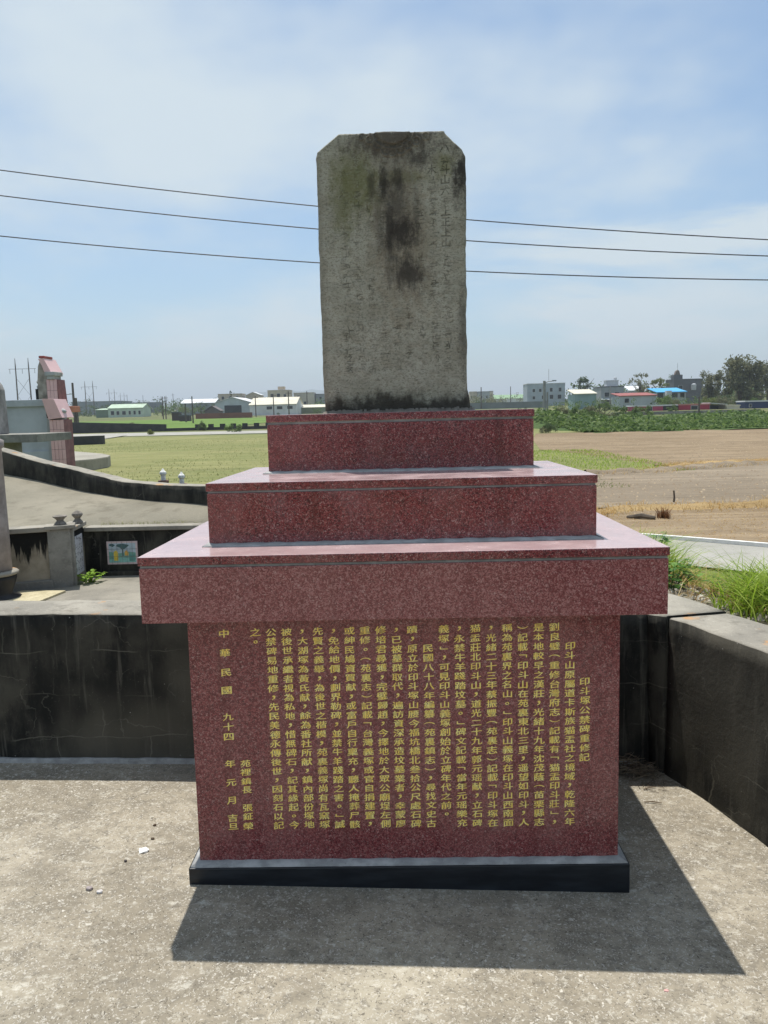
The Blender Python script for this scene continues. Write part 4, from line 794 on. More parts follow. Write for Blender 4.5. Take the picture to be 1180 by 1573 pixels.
def tree(name, label, x, y, z, h, w, kind, mat, n=1400, group=None, seed=0, cat='tree'):
    t = thing(name, label, cat, (x, y, z), group); r = random.Random(seed+int(x*7)); tr = MB(); cs = []; rs = []
    if kind == 'broad':
        tr.tube([(0,0,-0.5),(0.1*w*r.uniform(-1,1),0,h*0.3),(0.05*w,0,h*0.6)], [h*0.035,h*0.028,h*0.012])
        for _ in range(6):
            e = (r.uniform(-.4,.4)*w, r.uniform(-.4,.4)*w, h*r.uniform(.55,.9)); tr.tube([(0,0,h*r.uniform(.25,.45)), (e[0]*.5,e[1]*.5,e[2]*.75), e], [h*.016,h*.011,h*.004], 5)
        for _ in range(24): a = r.uniform(0, 6.28); q = r.random()**.6*.42*w; zz_ = h*r.uniform(.36,.93); q *= 1-0.75*max(0, (zz_/h-.72)/.28); cs.append((q*math.cos(a), q*math.sin(a), zz_)); rs.append(w*r.uniform(.07,.14))
    elif kind == 'feather':
        for k in range(5):
            bx = r.uniform(-.28,.28)*w; tr.tube([(bx*.4,0,-0.5),(bx*.8,r.uniform(-.1,.1)*w,h*.5),(bx,0,h*r.uniform(.85,1))], [h*.018,h*.012,h*.003], 5)
            for _ in range(8): f_ = r.uniform(.2,1); cs.append((bx*(.5+.5*f_)+r.uniform(-.2,.2)*w*(1.1-f_*.7), r.uniform(-.3,.3)*w*(1.1-f_*.6), h*f_)); rs.append(w*r.uniform(.08,.16))
    elif kind == 'bush':
        for k in range(5): tr.tube([(r.uniform(-.1,.1)*w,0,-0.3),(r.uniform(-.3,.3)*w,r.uniform(-.3,.3)*w,h*.6)], [h*.03,h*.01], 5)
        for _ in range(12): a = r.uniform(0, 6.28); q = r.random()**.5*.38*w; cs.append((q*math.cos(a), q*math.sin(a), h*r.uniform(.15,.85)*(1-.4*q/(.4*w)))); rs.append(min(w*.4, h*.6)*r.uniform(.25,.5))
    tr.build('trunk', BARK, t); P, F = leaf_cloud(n, cs, rs, max(0.02*h, (w*h)**.5*0.030), squash=1.25 if kind == 'feather' else .9); np_mesh('crown', P, F, mat, t)
    return t
def blades(pts, hmin, hmax, wid, mat, name, label=None, lean=0.5, seed=0, parent=None):
    """curved grass blades, three segments each; pts (n,3)"""
    pts = np.asarray(pts, float); n = len(pts); g_ = np.random.default_rng(seed); a = g_.random(n)*2*np.pi; H = hmin+(hmax-hmin)*g_.random(n)**1.4; L = H*lean*(0.3+1.2*g_.random(n))
    dx, dy = np.cos(a), np.sin(a); b = g_.random(n)*2*np.pi; wx, wy = np.cos(b)*wid, np.sin(b)*wid; V_ = []
    for f, ww in ((0, 1.0), (0.4, 0.85), (0.75, 0.55)):
        cx, cy, cz = pts[:,0]+dx*L*f**2, pts[:,1]+dy*L*f**2, pts[:,2]+H*(f-0.25*f*f*lean)
        V_ += [np.stack([cx-wx*ww, cy-wy*ww, cz], -1), np.stack([cx+wx*ww, cy+wy*ww, cz], -1)]
    V_.append(np.stack([pts[:,0]+dx*L, pts[:,1]+dy*L, pts[:,2]+H*(1-0.25*lean)], -1)); V_.append(V_[-1]+np.array([0.0005,0,0]))
    P = np.stack(V_, 1).reshape(-1, 3); base = (np.arange(n)*8)[:, None]; F = np.concatenate([base+np.array([[0,1,3,2]]), base+np.array([[2,3,5,4]]), base+np.array([[4,5,7,6]])])
    o = np_mesh(name, P, F, mat, parent)
    if label: tag(o, label, None, None, 'stuff')
    return o

# near grass behind the side wall
def bank_pts(n, cx, cy, rx, ry, seed):
    g_ = np.random.default_rng(seed); q = g_.normal(size=(n, 2))*0.5; X_ = cx+q[:,0]*rx; Y_ = cy+q[:,1]*ry; ok = X_ > bank_inner(Y_)+0.04+0.22*np.clip((2.0-Y_)/0.5, 0, 1)*g_.random(n)**.5; X_, Y_ = X_[ok], Y_[ok]
    return np.stack([X_, Y_, bank_h(X_, Y_)-0.01], -1)
def tufts(centres, per, rad, seed):
    g2 = np.random.default_rng(seed); out = []
    for cx, cy, k in centres:
        q = g2.normal(size=(int(per*k), 2))*rad; X_ = cx+q[:,0]; Y_ = cy+q[:,1]; ok = X_ > bank_inner(Y_)+0.03; X_, Y_ = X_[ok], Y_[ok]; out.append(np.stack([X_, Y_, bank_h(X_, Y_)-0.01], -1))
    return np.concatenate(out)
TUFTS = [(1.74,1.22,1.3),(1.88,1.32,1.4),(1.84,1.05,1.2),(2.02,1.55,1.3),(2.0,1.15,1.2),(2.15,1.75,1.2),(1.98,0.9,1.0),(1.80,1.42,.6),(2.2,1.4,1.2),(2.3,2.0,1.2),(1.45,2.40,1.0),(1.57,2.52,1.2),(1.70,2.45,1.2),(1.83,2.52,1.1),(1.98,2.40,1.0),(2.12,2.35,1.0),(2.3,2.25,1.0),(1.36,2.15,.9),(1.30,2.35,1.0),(1.66,2.25,.5),(1.50,2.65,1.0),(1.75,2.70,1.0),(2.0,2.65,1.0),(2.25,2.6,1.0),(1.62,1.12,.5),(2.5,1.9,1.0),(2.5,2.4,1.0)]
blades(tufts(TUFTS, 380, 0.085, 51), 0.12, 0.34, 0.0036, GRASS, 'grass', 'tall fresh green grass tufts on the bank behind the side wall', 1.05, 9)
blades(np.concatenate([bank_pts(500, 1.70, 1.95, 0.45, 0.40, 11), bank_pts(350, 1.65, 1.45, 0.3, 0.4, 12), tufts(TUFTS, 26, 0.09, 52)]), 0.05, 0.24, 0.0022, DRYG, 'dry_grass', 'straw coloured dead grass among the green blades', 1.3, 10)
pts = np.concatenate([bank_pts(60, 1.9, 2.6, 0.9, 0.5, 15)]); blades(pts, 0.28, 0.46, 0.0012, BARK, 'grass_stalks', 'thin dark seed stalks standing above the grass', 0.35, 12)
def weed(name, label, x, y, z, n, r, h, size, mat=WEED, seed=0):
    t = thing(name, label, 'plant', (x, y, z)); g_ = random.Random(seed); st = MB(); P = []; F = []
    for k in range(n):
        a = g_.uniform(0, 6.28); q = r*g_.random()**.6; e = Vector((q*math.cos(a), q*math.sin(a), h*g_.uniform(.35,1))); st.tube([(0.2*e.x,0.2*e.y,-0.01),(0.6*e.x,0.6*e.y,e.z*.6),e[:]], [0.0028,0.002,0.0012], 4)
        for m_ in range(4):
            b = g_.uniform(0, 6.28); s = size*g_.uniform(.6,1.2); d_ = Vector((math.cos(b), math.sin(b), g_.uniform(-.2,.5))).normalized(); sd = d_.cross(Vector((0,0,1))).normalized(); up_ = sd.cross(d_)
            c_ = e*g_.uniform(.6,1); i = len(P); P += [c_[:], (c_+d_*s*.35+sd*s*.26+up_*s*.05)[:], (c_+d_*s*.75+sd*s*.2)[:], (c_+d_*s-up_*s*.12)[:], (c_+d_*s*.75-sd*s*.2)[:], (c_+d_*s*.35-sd*s*.26+up_*s*.05)[:]]; F.append((i,i+1,i+2,i+3,i+4,i+5))
    st.build('stems', mat, t); np_mesh('leaves', P, F, mat, t); return t
weed('leafy_weed', 'low dark green leafy weed beside the cracked wall corner', 1.42, 1.70, bank_z(1.42,1.70), 34, 0.16, 0.16, 0.055, WEED, 3)
weed('leafy_weed', 'taller leafy weed with pale flower behind the pedestal ledge', 1.40, 2.05, bank_z(1.40,2.05), 22, 0.12, 0.30, 0.050, WEED, 4)
weed('leafy_weed', 'small single leafy sprig growing from the rubble', 1.58, 1.50, bank_z(1.58,1.50), 7, 0.05, 0.10, 0.045, WEED, 5)
weed('leafy_weed', 'bright green weed at the foot of the carved corner post', -2.06, 2.60, 0.5, 22, 0.10, 0.075, 0.040, m_leaf('bright_weed_leaves', (0.16,0.30,0.03),(0.24,0.40,0.04),(0.34,0.48,0.08)), 6)
# rubble: loose stones on the bank
def stone_mesh(r, sq, seed, n=1):
    g_ = np.random.default_rng(seed); bm = bmesh.new(); bmesh.ops.create_icosphere(bm, subdivisions=n, radius=r)
    for v in bm.verts: v.co *= 0.72+0.5*g_.random(); v.co.z *= sq; v.co.x *= 1.25
    me = bpy.data.meshes.new('stone'); bm.to_mesh(me); bm.free(); return me
RUB = MB(); g_ = random.Random(8)
for k in range(900):
    x = 1.60+g_.gauss(0, .20); y = 1.50+g_.gauss(0, .38)
    if x < float(bank_inner(y))+.03: continue
    z = bank_z(x, y); s = g_.uniform(.006, .022)*(1.7 if g_.random() < .08 else 1); P = []
    for i in range(6):
        a = i*1.047+g_.uniform(-.3,.3); q = s*g_.uniform(.7,1.3); P.append((x+q*math.cos(a), y+q*math.sin(a), z-.004))
    for i in range(6):
        a = i*1.047+g_.uniform(-.3,.3); q = s*g_.uniform(.4,.8); P.append((x+q*math.cos(a), y+q*math.sin(a), z+s*g_.uniform(.5,.9)))
    RUB.add(P, [(6,7,8,9,10,11)]+[(i,(i+1)%6,(i+1)%6+6,i+6) for i in range(6)])
t = NT('pale_rubble'); c_ = t.ramp(t.n('ShaderNodeNewGeometry').outputs['Random Per Island'], [(0,(0.17,0.14,0.10)),(.6,(0.36,0.32,0.26)),(1,(0.58,0.55,0.49))]); RUBM = t.done(c_, 0.9, 0.3)
tag(RUB.build('rubble', RUBM), 'pale broken stones littering the earth bank', None, None, 'stuff')
for k, (x, y, s, lab) in enumerate([(1.50,1.62,.030,'flat pale stone chip lying at the outer edge of the cracked wall'), (2.02,2.35,.06,'grey stone block standing in the grass by the farm road')]):
    me = stone_mesh(s, .6, 40+k); o = link('stone', me, RUBM); o.location = (x, y, bank_z(x, y)+s*.25); tag(o, lab, 'stone')

# litter and stones on the court floor
for x, y, s, sq, col, lab in [(-0.939,0.162,.017,.35,(0.85,0.84,0.82),'white angular stone chip on the sunny floor beside the pedestal'), (-1.039,-0.069,.010,.8,(0.36,0.31,0.30),'darker of two grey pebbles lying close together'), (-1.0,-0.085,.009,.7,(0.55,0.52,0.50),'paler of two grey pebbles lying close together'),
                              (-0.951,0.335,.006,.8,(0.08,0.05,0.03),'tiny brown pellet nearest the dark back wall'), (-0.928,0.24,.006,.8,(0.10,0.07,0.045),'tiny brown pellet just above the white stone chip'), (0.694,-0.475,.006,.4,(0.62,0.36,0.33),'tiny pink chip beyond the shadow edge'), (-0.978,0.095,.005,.8,(0.06,0.05,0.05),'tiny dark pellet below the white stone chip')]:
    me = stone_mesh(s, sq, int(abs(x)*1000)); me.name = 'pebble'; o = link('pebble', me, plain('pebble_%d' % int(abs(x*1000)), col, 0.8, 0.2, 60)); o.location = (x, y, court_z(x)+s*sq*.5); tag(o, lab, 'pebble')
tw = MB(); g_ = random.Random(4)
for k in range(170):
    x = 0.96+g_.gauss(0, .062); y = 0.845+g_.gauss(0, .03); z = court_z(x)+max(0, .075-.5*abs(x-.97)-.5*abs(y-.86))*g_.random(); a = g_.uniform(-.6,.6)+(0 if g_.random() < .7 else 1.3); L_ = g_.uniform(.03,.12)
    dxy = (math.cos(a)*L_/2, math.sin(a)*L_/3, g_.uniform(-.012,.012)); tw.tube([(x-dxy[0],y-dxy[1],z-dxy[2]+.003),(x+.004,y,z+.008),(x+dxy[0],y+dxy[1],z+dxy[2]+.003)], [.0013,.0016,.0008], 4)
for k in range(90):
    x = 1.03+g_.gauss(0, .05); y = 0.77+g_.gauss(0, .05); a = g_.uniform(0, 3.14); L_ = g_.uniform(.01,.04); z = court_z(x)+.002
    tw.tube([(x-math.cos(a)*L_/2,y-math.sin(a)*L_/2,z),(x+math.cos(a)*L_/2,y+math.sin(a)*L_/2,z+.002)], [.0012,.0008], 4)
tag(tw.build('twigs', TWIG), 'heap of dry twigs and straw in the dark wall corner', None, None, 'stuff')
for x, y, a, L_, lab in [(0.985,0.567,-.15,.07,'short dark twig lying alone on the sunlit floor'), (1.01,0.69,.35,.06,'bent brown twig on the floor just before the twig heap')]:
    z = court_z(x)+.004; o = MB().tube([(-L_/2*math.cos(a),-L_/2*math.sin(a),0),(0,.004,.002),(L_/2*math.cos(a),L_/2*math.sin(a),0)], [.002,.0026,.0014], 6).build('twig', TWIG); o.location = (x, y, z); tag(o, lab, 'twig')

# tufts on the fields: stubble, ridges of dry grass
g_ = np.random.default_rng(2); n = 15000; Yv = 16+84*g_.random(n)**1.9*0.55; Xv = -26+32*g_.random(n); ok = (Xv < 5+Yv*0.02) & ~((Xv < -10.8) & (Yv < 42) & (Xv > -22))
pts = np.stack([Xv[ok], Yv[ok], np.full(ok.sum(), -0.335)], -1); blades(pts, 0.03, 0.10, 0.012, STUB, 'paddy_stubble', 'short green stubble covering the paddy field', 0.6, 3)
def ridge(line, n, wid, hgt, seed):
    g2 = np.random.default_rng(seed); L_ = [0]
    for a, b in zip(line, line[1:]): L_.append(L_[-1]+math.dist(a, b))
    q = g2.random(n)*L_[-1]; X_ = np.interp(q, L_, [p[0] for p in line])+g2.normal(size=n)*wid; Y_ = np.interp(q, L_, [p[1] for p in line])+g2.normal(size=n)*wid
    dens = vnoise2(X_*0.9, Y_*0.9, seed); ok = g2.random(n) < dens*1.5
    return np.stack([X_[ok], Y_[ok], np.full(ok.sum(), -0.33)], -1)
R1 = [(3.2,11.3),(4.2,12.3),(5.2,12.0),(6.8,12.3),(9,13.6),(14,15.6),(20,17)]; R2 = [(7.9,21.2),(9.2,22.6),(12,23.2),(16,24.3),(24,26)]; R3 = [(5.2,20.1),(7.1,20.2),(8.5,21.3),(11.5,22.5)]
def ridge_body(line, wid, hgt, name, label, mat, seed):
    k = 60; L_ = [0]
    for a, b in zip(line, line[1:]): L_.append(L_[-1]+math.dist(a, b))
    q = np.linspace(0, L_[-1], k); X_ = np.interp(q, L_, [p[0] for p in line]); Y_ = np.interp(q, L_, [p[1] for p in line]); P = []
    for f, h_ in ((-1,-.05),(-.5,.7),(0,1),(.5,.7),(1,-.05)): P.append(np.stack([X_+0.3*f*wid*fbm(q*3, q*0+f, seed), Y_+f*wid*(0.8+0.8*fbm(q*2, q*0, seed)), -0.33+hgt*h_*(0.8+1.2*fbm(q*2.5, q*0+f, seed+3))], -1))
    P = np.concatenate(P); i = np.arange(k-1); F = np.concatenate([np.stack([i+r*k, i+r*k+1, i+(r+1)*k+1, i+(r+1)*k], -1) for r in range(4)])
    o = np_mesh(name, P, F, mat, smooth=True); tag(o, label, None, None, 'structure')
ridge_body(R1, 0.45, 0.10, 'field_ridge', 'low earth ridge with dry grass between near and middle fields', STRAW, 5); ridge_body(R2, 0.55, 0.12, 'field_ridge', 'low earth ridge with dry grass beyond the middle field', STRAW, 6); ridge_body(R3, 0.5, 0.14, 'field_ridge', 'grey ditch bank beside the green strip', SOIL2, 7)
blades(np.concatenate([ridge(R1, 9000, .26, .2, 21), ridge(R2, 8000, .35, .2, 22), ridge(R3, 1500, .3, .2, 23)]), 0.05, 0.19, 0.007, DRYG, 'ridge_grass', 'straw coloured dry grass along the field ridges', 0.8, 31)
g_ = np.random.default_rng(5); n = 4500; Xv = 4.2+4.2*g_.random(n); Yv = 20.3+12.5*g_.random(n); ok = Xv > 4.0+(Yv-20)*0.05; pts = np.stack([Xv[ok], Yv[ok], np.full(ok.sum(), -0.325)], -1)
blades(pts, 0.04, 0.13, 0.010, GRASS, 'strip_grass', 'green grass covering the strip between fields', 0.6, 33)
n = 9000; Xv = 3.3+9*g_.random(n); Yv = 6+6.0*g_.random(n); ok = (Yv > 11.0-0.72*(Xv-0.3)+0.3) & (Yv < 11.5+0.25*(Xv-5)); pts = np.stack([Xv[ok], Yv[ok], np.full(ok.sum(), -0.318)], -1)
blades(pts, 0.01, 0.045, 0.007, DRYG, 'field_straw', 'bits of dry straw scattered over the near field', 1.6, 34)
o = MB().tube([(0,0,-.05),(.01,0,.12),(0,.01,.24)], [.02,.018,.015], 7).build('wooden_stake', BARK); o.location = (5.26,12.94,-.33); tag(o, 'short dark wooden stake standing at the edge of the middle field', 'stake')
o = MB().tube([(-.20,.14,0),(0,0,.04),(.18,-.14,.02)], [.03,.045,.03], 7).build('log', BARK); o.location = (3.97,10.7,-.30); tag(o, 'dark rotten log lying on the near ridge', 'log')
blades(np.stack([4.35+.05*g_.normal(size=120), 10.75+.05*g_.normal(size=120), np.full(120, -.32)], -1), .1, .26, .006, m_leaf('rust_stalks', (.12,.05,.02),(.2,.09,.035),(.28,.14,.06)), 'rusty_tuft', 'clump of rust brown dead stalks beside the log', .5, 35)
# little dry weeds along the back of the grave wall
g_ = np.random.default_rng(8); n = 420; pts = np.stack([-2.1+1.1*g_.random(n), 2.965+.03*g_.normal(size=n), np.full(n, .825)], -1); blades(pts, .01, .04, .0015, STUB, 'joint_weeds', 'dry weeds growing along the top of the low grave wall', 1.0, 36)

# ------------------------------------------------------------------ overhead wires
for k, (c2, c1, c0_, lab) in enumerate([(1.348e-3,-.11608,8.8335,'highest of the three black overhead wires'),(1.552e-3,-.10398,8.0494,'middle one of the three black overhead wires'),(1.559e-3,-.08251,6.8950,'lowest of the three black overhead wires')]):
    pts = [(x, 28, c2*x*x+c1*x+c0_) for x in np.linspace(-42, 42, 60)]
    o = MB().tube(pts, 0.021, 5).build('overhead_wire', plain('black_cable', (0.02,0.02,0.022), 0.6, 0.1)); tag(o, lab, 'wire', 'overhead wires crossing the sky')

# ------------------------------------------------------------------ far buildings, poles, trees
DARK_FILL = plain('dark_glass_and_doorway', (0.03,0.035,0.04), 0.15, 0.2, 2)
def paint(n, c, v=0.12, s=0.4): return plain(n, c, 0.8, v, s)
def house(name, label, x0, x1, y, dep, z1, wall, roof='flat', roofm=None, wins=(), rise=1.0, over=0.25, doorways=(), cat='house', zb=None):
    z0 = land_z(y)-0.3 if zb is None else zb; t = thing(name, label, cat, ((x0+x1)/2, y, z0)); W_ = (x1-x0)/2; H_ = z1-z0
    MB().box(-W_, W_, 0, dep, 0, H_).build('wall', wall, t)
    rm = roofm or wall
    if roof == 'flat': MB().box(-W_-over*.4, W_+over*.4, -over*.4, dep+over*.4, H_+.002, H_+0.25).build('roof', rm, t)
    elif roof == 'shed': MB().prism_yz([(-over, H_+.002), (dep+over, H_+rise), (dep+over, H_+rise+.15), (-over, H_+.17)], -W_-over, W_+over).build('roof', rm, t)
    elif roof == 'gable': MB().prism_yz([(-over, H_), (dep/2, H_+rise), (dep+over, H_), (dep+over, H_+.15), (dep/2, H_+rise+.15), (-over, H_+.15)], -W_-over, W_+over).build('roof', rm, t); MB().prism_yz([(0, H_), (dep, H_), (dep/2, H_+rise-.02)], -W_+.01, W_-.01).build('gable_wall', wall, t)
    elif roof == 'gable_x': MB().prism_xz([(-W_-over, H_), (0, H_+rise), (W_+over, H_), (W_+over, H_+.15), (0, H_+rise+.15), (-W_-over, H_+.15)], -over, dep+over).build('roof', rm, t); MB().prism_xz([(-W_, H_), (W_, H_), (0, H_+rise-.02)], .01, dep-.01).build('gable_wall', wall, t)
    for (wx, wz, ww, wh) in wins:
        f_ = MB().box(wx-ww/2-.08, wx+ww/2+.08, -.06, .0, wz-.08, wz+wh+.08).build('window', paint('window_frame', (0.5,0.5,0.5)), t); MB().box(wx-ww/2, wx+ww/2, -.09, -.061, wz, wz+wh).build('pane', DARK_FILL, f_)
    for (wx, wz, ww, wh) in doorways: MB().box(wx-ww/2, wx+ww/2, -.08, .0, wz, wz+wh).build('door', DARK_FILL, t)  # dark panel; paints the shade inside the warehouse's open doorway
    return t
WHITE = paint('white_sheet_metal', (0.62,0.63,0.64)); GREYB = paint('grey_render_far', (0.30,0.32,0.34)); BEIGE = paint('beige_render', (0.50,0.43,0.34)); DKG = paint('dark_grey_render', (0.11,0.115,0.13)); CREAM = paint('cream_metal', (0.60,0.56,0.45)); TEAL = paint('teal_metal', (0.24,0.34,0.34))
# right hand side
house('apartment_block', 'pale grey three storey block with white roof edge', 47.5, 61.7, 300, 10, 10.6, paint('blue_grey_render', (0.37,0.42,0.47)), 'flat', WHITE, [(-4.6,5.6,.9,1.1),(-2.2,5.6,.9,1.1),(1.9,5.6,1.0,1.4),(5.2,5.6,1.0,1.4),(-4.6,2.9,.9,1.1),(2.0,2.9,1.3,1.5),(5.0,2.9,1.3,1.5),(-1.2,2.9,.7,1.3)], cat='building')
house('metal_shed', 'teal metal shed with sloping cream roof', 41.6, 46.7, 190, 8, 4.6, TEAL, 'shed', CREAM, rise=1.2, cat='shed'); 
house('grey_house', 'grey flat roofed house with dark parapet and white awning', 52.8, 58.8, 210, 8, 6.6, GREYB, 'flat', DKG, [(-1.5,3.2,1.2,1.1),(1.2,3.2,1.2,1.1),(-1.0,1.6,.8,.7)])
o = house('rooftop_room', 'white box room on top of the grey flat roofed house', 55.3, 58.4, 214, 3, 8.3, WHITE, 'flat', WHITE, zb=6.86, cat='room'); MB().lathe([(.4,0),(.4,.9),(.1,1.1)], (1.0,1.2,1.45), 10).build('water_tank', paint('steel_tank', (0.4,0.42,0.44)), o)
MB().prism_yz([(-1.2,0),(0,.35),(0,.45),(-1.2,.1)], -3.0, 3.0).build('awning', WHITE, bpy.data.objects['grey_house']).location = (0, 0, 2.3)
house('white_roofed_house', 'small house with pale roof between tree and red roofed house', 74.6, 79.3, 260, 7, 6.4, GREYB, 'shed', WHITE, rise=1.6)
house('red_roofed_house', 'long low pale house with dull red roof', 46.9, 54.6, 170, 7, 3.6, paint('pale_blue_render', (0.42,0.46,0.48)), 'shed', paint('dull_red_roof', (0.28,0.09,0.08)), [(-2.4,1.8,.9,.9)], rise=.7)
h_ = house('blue_roofed_house', 'house with bright blue metal roof and grey cabin', 61.2, 68.0, 190, 7, 4.5, paint('pale_grey_render_far', (0.42,0.45,0.47)), 'shed', paint('bright_blue_metal', (0.07,0.34,0.62)), [(.6,2.6,1.6,1.0),(2.5,2.6,1.0,1.0)], rise=1.1, doorways=[(-2.7,1.6,1.4,2.2)])
MB().box(-1.7, -.5, -1.6, -.1, 2.3, 4.2).build('cabin', WHITE, h_)
house('dark_apartment', 'dark grey flat roofed building with rooftop shrine and tank', 88.7, 98.2, 260, 8, 9.6, DKG, 'flat', DKG, [(1.5,5,1.2,1.2),(-2.5,5,1.2,1.2)], cat='building')
d_ = bpy.data.objects['dark_apartment']; zt_ = 9.6-(land_z(260)-.3)+.25
MB().box(-4.4,-1.6,1,4,zt_,zt_+1.4).build('rooftop_block', DKG, d_); MB().prism_xz([(-3.9,zt_+1.4),(-2.2,zt_+1.4),(-2.5,zt_+2.6),(-3.0,zt_+3.0),(-3.5,zt_+2.6)],1.5,3).build('rooftop_shrine', paint('brown_tile', (0.18,0.14,0.12)), d_); MB().tube([(-2.9,2.2,zt_+2.8),(-2.9,2.2,zt_+5.2)], .05, 5).build('mast', GREYB, d_)
MB().lathe([(.75,0),(.75,1.8),(.3,2.1)], (1.2,-1.5,4.6), 12).build('water_tank', paint('steel_tank', (0.4,0.42,0.44)), d_)
RED = paint('crimson_metal', (0.36,0.035,0.07)); MAG = paint('magenta_metal', (0.42,0.06,0.13)); NAVY = paint('navy_metal', (0.03,0.05,0.12))
def cabin(name, label, x0, x1, z1, m, roofm, wins):
    return house(name, label, x0, x1, 150, 4, z1, m, 'flat', roofm, wins, cat='cabin', zb=land_z(150)-1.2)
cabin('metal_cabin', 'pinkish red metal cabin with white window, left of the red one', 43.9, 49.6, 1.38, MAG, WHITE, [(.3,1.25,1.0,.7)]); cabin('metal_cabin', 'crimson metal cabin with white window beside the open carport', 52.6, 58.4, 1.42, RED, paint('pale_red_roof', (0.45,0.20,0.18)), [(.0,1.25,1.2,.7)])
t = thing('carport', 'open dark carport with white roof between cabins', 'carport', (60, 150, land_z(150)-1.2)); MB().prism_xz([(-1.7,2.35),(1.6,2.05),(1.6,2.15),(-1.7,2.5)], -.3, 4).build('roof', WHITE, t); MB().box(-1.6,1.5,3.4,3.6,0,2.0).build('back_wall', paint('near_black', (0.03,0.03,0.03)), t)  # back wall coloured near black all over
for px in (-1.6, 1.5): MB().box(px-.05,px+.05,0,.1,0,2.1).build('post', GREYB, t)
cabin('cream_box', 'plain cream metal box beside the carport', 61.4, 64.0, 1.05, CREAM, CREAM, []); cabin('navy_cabin', 'navy blue metal cabin with white roof at the picture edge', 65.0, 73.0, 1.75, NAVY, WHITE, [(2.3,1.0,1.8,.5),(-3.0,1.5,.4,.5)])
house('roof_strip_shed', 'low white roofed lean-to between the red cabins', 49.7, 52.5, 150.3, 3, 1.40, paint('near_black', (0.03,0.03,0.03)), 'flat', WHITE, cat='shed', zb=land_z(150)-1.2)
def longwall(name, label, x0, x1, y, z1, m, th=.2): o = MB().box(x0, x1, y, y+th, land_z(y)-.4, z1).build(name, m); tag(o, label, 'wall'); return o
longwall('boundary_wall', 'grey concrete boundary wall in front of the cabins', 32.0, 54.5, 120, .62, plain('stained_wall', (0.24,0.23,0.215), .9, .3, 1.5))
# centre right, far
house('beige_block', 'distant beige block just right of the stele', 38.8, 42.8, 450, 8, 11.6, BEIGE, 'flat', BEIGE, [(-1,4,1,1.4),(1,4,1,1.4)], cat='building'); house('grey_block', 'distant grey block beside the beige one', 43.0, 49.5, 445, 8, 11.4, GREYB, 'flat', GREYB, [(-1.5,4,1,1.4),(1.5,4,1,1.4)], cat='building')
house('pump_tower', 'slim beige tower far behind the fields', 53.1, 55.4, 480, 3, 12.3, BEIGE, 'flat', DKG, [(0,5,.8,1)], cat='tower'); house('green_hall', 'distant hall with low curved green roof', 46.9, 62.0, 400, 10, 6.6, WHITE, 'gable', paint('green_roof', (0.22,0.34,0.20)), rise=2.0, cat='hall')
house('white_shed', 'small white shed in front of the green roofed hall', 46.8, 50.6, 350, 4, 5.6, WHITE, 'flat', WHITE, cat='shed'); longwall('field_wall', 'long dull grey wall beyond the fields right of the stele', 20, 46, 250, 3.7, paint('dull_grey_wall', (0.17,0.19,0.19)))
# left hand side
house('pale_green_bungalow', 'pale green bungalow with low roof across the rice field', -101, -89, 270, 9, 5.0, paint('mint_render', (0.46,0.55,0.46)), 'gable', paint('mint_roof', (0.42,0.52,0.40)), [(-4.5,1.2,1.1,1.3),(-2.6,1.2,.9,1.2),(-.5,1.2,1.2,1.2),(1.5,1.2,.7,1.2),(3.2,1.2,.7,1.2),(4.9,1.2,.7,1.2)], rise=1.4)
house('green_lean_to', 'low green lean-to beside the pale green bungalow', -106, -101.2, 272, 6, 4.6, paint('moss_green', (0.16,0.22,0.16)), 'shed', paint('mint_roof', (0.42,0.52,0.40)), rise=.5, cat='shed')
t = house('warehouse', 'large pale metal warehouse with black open doorway', -54.5, -44.2, 230, 20, 5.3, paint('pale_blue_metal', (0.44,0.49,0.52)), 'gable_x', WHITE, rise=1.6, doorways=[(2.6-2.5,.5,5.0,2.9)], cat='warehouse'); 
house('warehouse_wing', 'white warehouse wing with long cream roof', -44, -30.5, 228, 16, 4.4, WHITE, 'gable', CREAM, [(-1,2,1.5,.8),(2,2,1.5,.8),(5,2,1.5,.8)], rise=2.2, cat='warehouse'); house('white_roofed_shed', 'long shed with white roof left of the warehouse', -84, -71, 300, 12, 6.6, GREYB, 'gable', WHITE, rise=1.6, cat='shed')
house('beige_house', 'wide beige building behind the warehouse', -76.5, -66.5, 330, 8, 10.5, BEIGE, 'flat', paint('tan_roof', (0.42,0.34,0.25)), [(-3,6,1,1.2),(0,6,1,1.2),(3,6,1,1.2)]); house('beige_gabled_house', 'beige building with gabled roof above the warehouse roof', -64.8, -58.8, 330, 8, 9.8, BEIGE, 'gable_x', WHITE, rise=1.3)
house('beige_apartment', 'tall beige apartment block with dark windows', -54, -45.2, 320, 9, 11.2, paint('warm_beige', (0.56,0.47,0.36)), 'flat', BEIGE, [(-2.6,3.2,1.1,1.4),(0,3.2,1.2,1.5),(2.6,3.2,1.0,1.2),(-2.6,6.2,1.1,1.4),(0,6.2,1.2,1.5),(2.6,6.2,1.0,1.2)], cat='building'); MB().box(-.5,2.2,2,5,9.4,10.6).build('stair_head', BEIGE, bpy.data.objects['beige_apartment'])
house('cream_apartment', 'pale cream block between tall beige block and stele', -44.8, -36.5, 330, 9, 10.2, paint('cream_render', (0.50,0.47,0.40)), 'flat', BEIGE, [(-2.2,3,1,1.3),(.5,3,1,1.3),(-2.2,5.5,1,1.3)], cat='building'); house('grey_back_block', 'grey far block touching the left edge of the stele', -36.2, -29, 335, 9, 9.6, GREYB, 'flat', DKG, [(-1.5,5,1,1.2),(1.2,5,1,1.2)], cat='building')
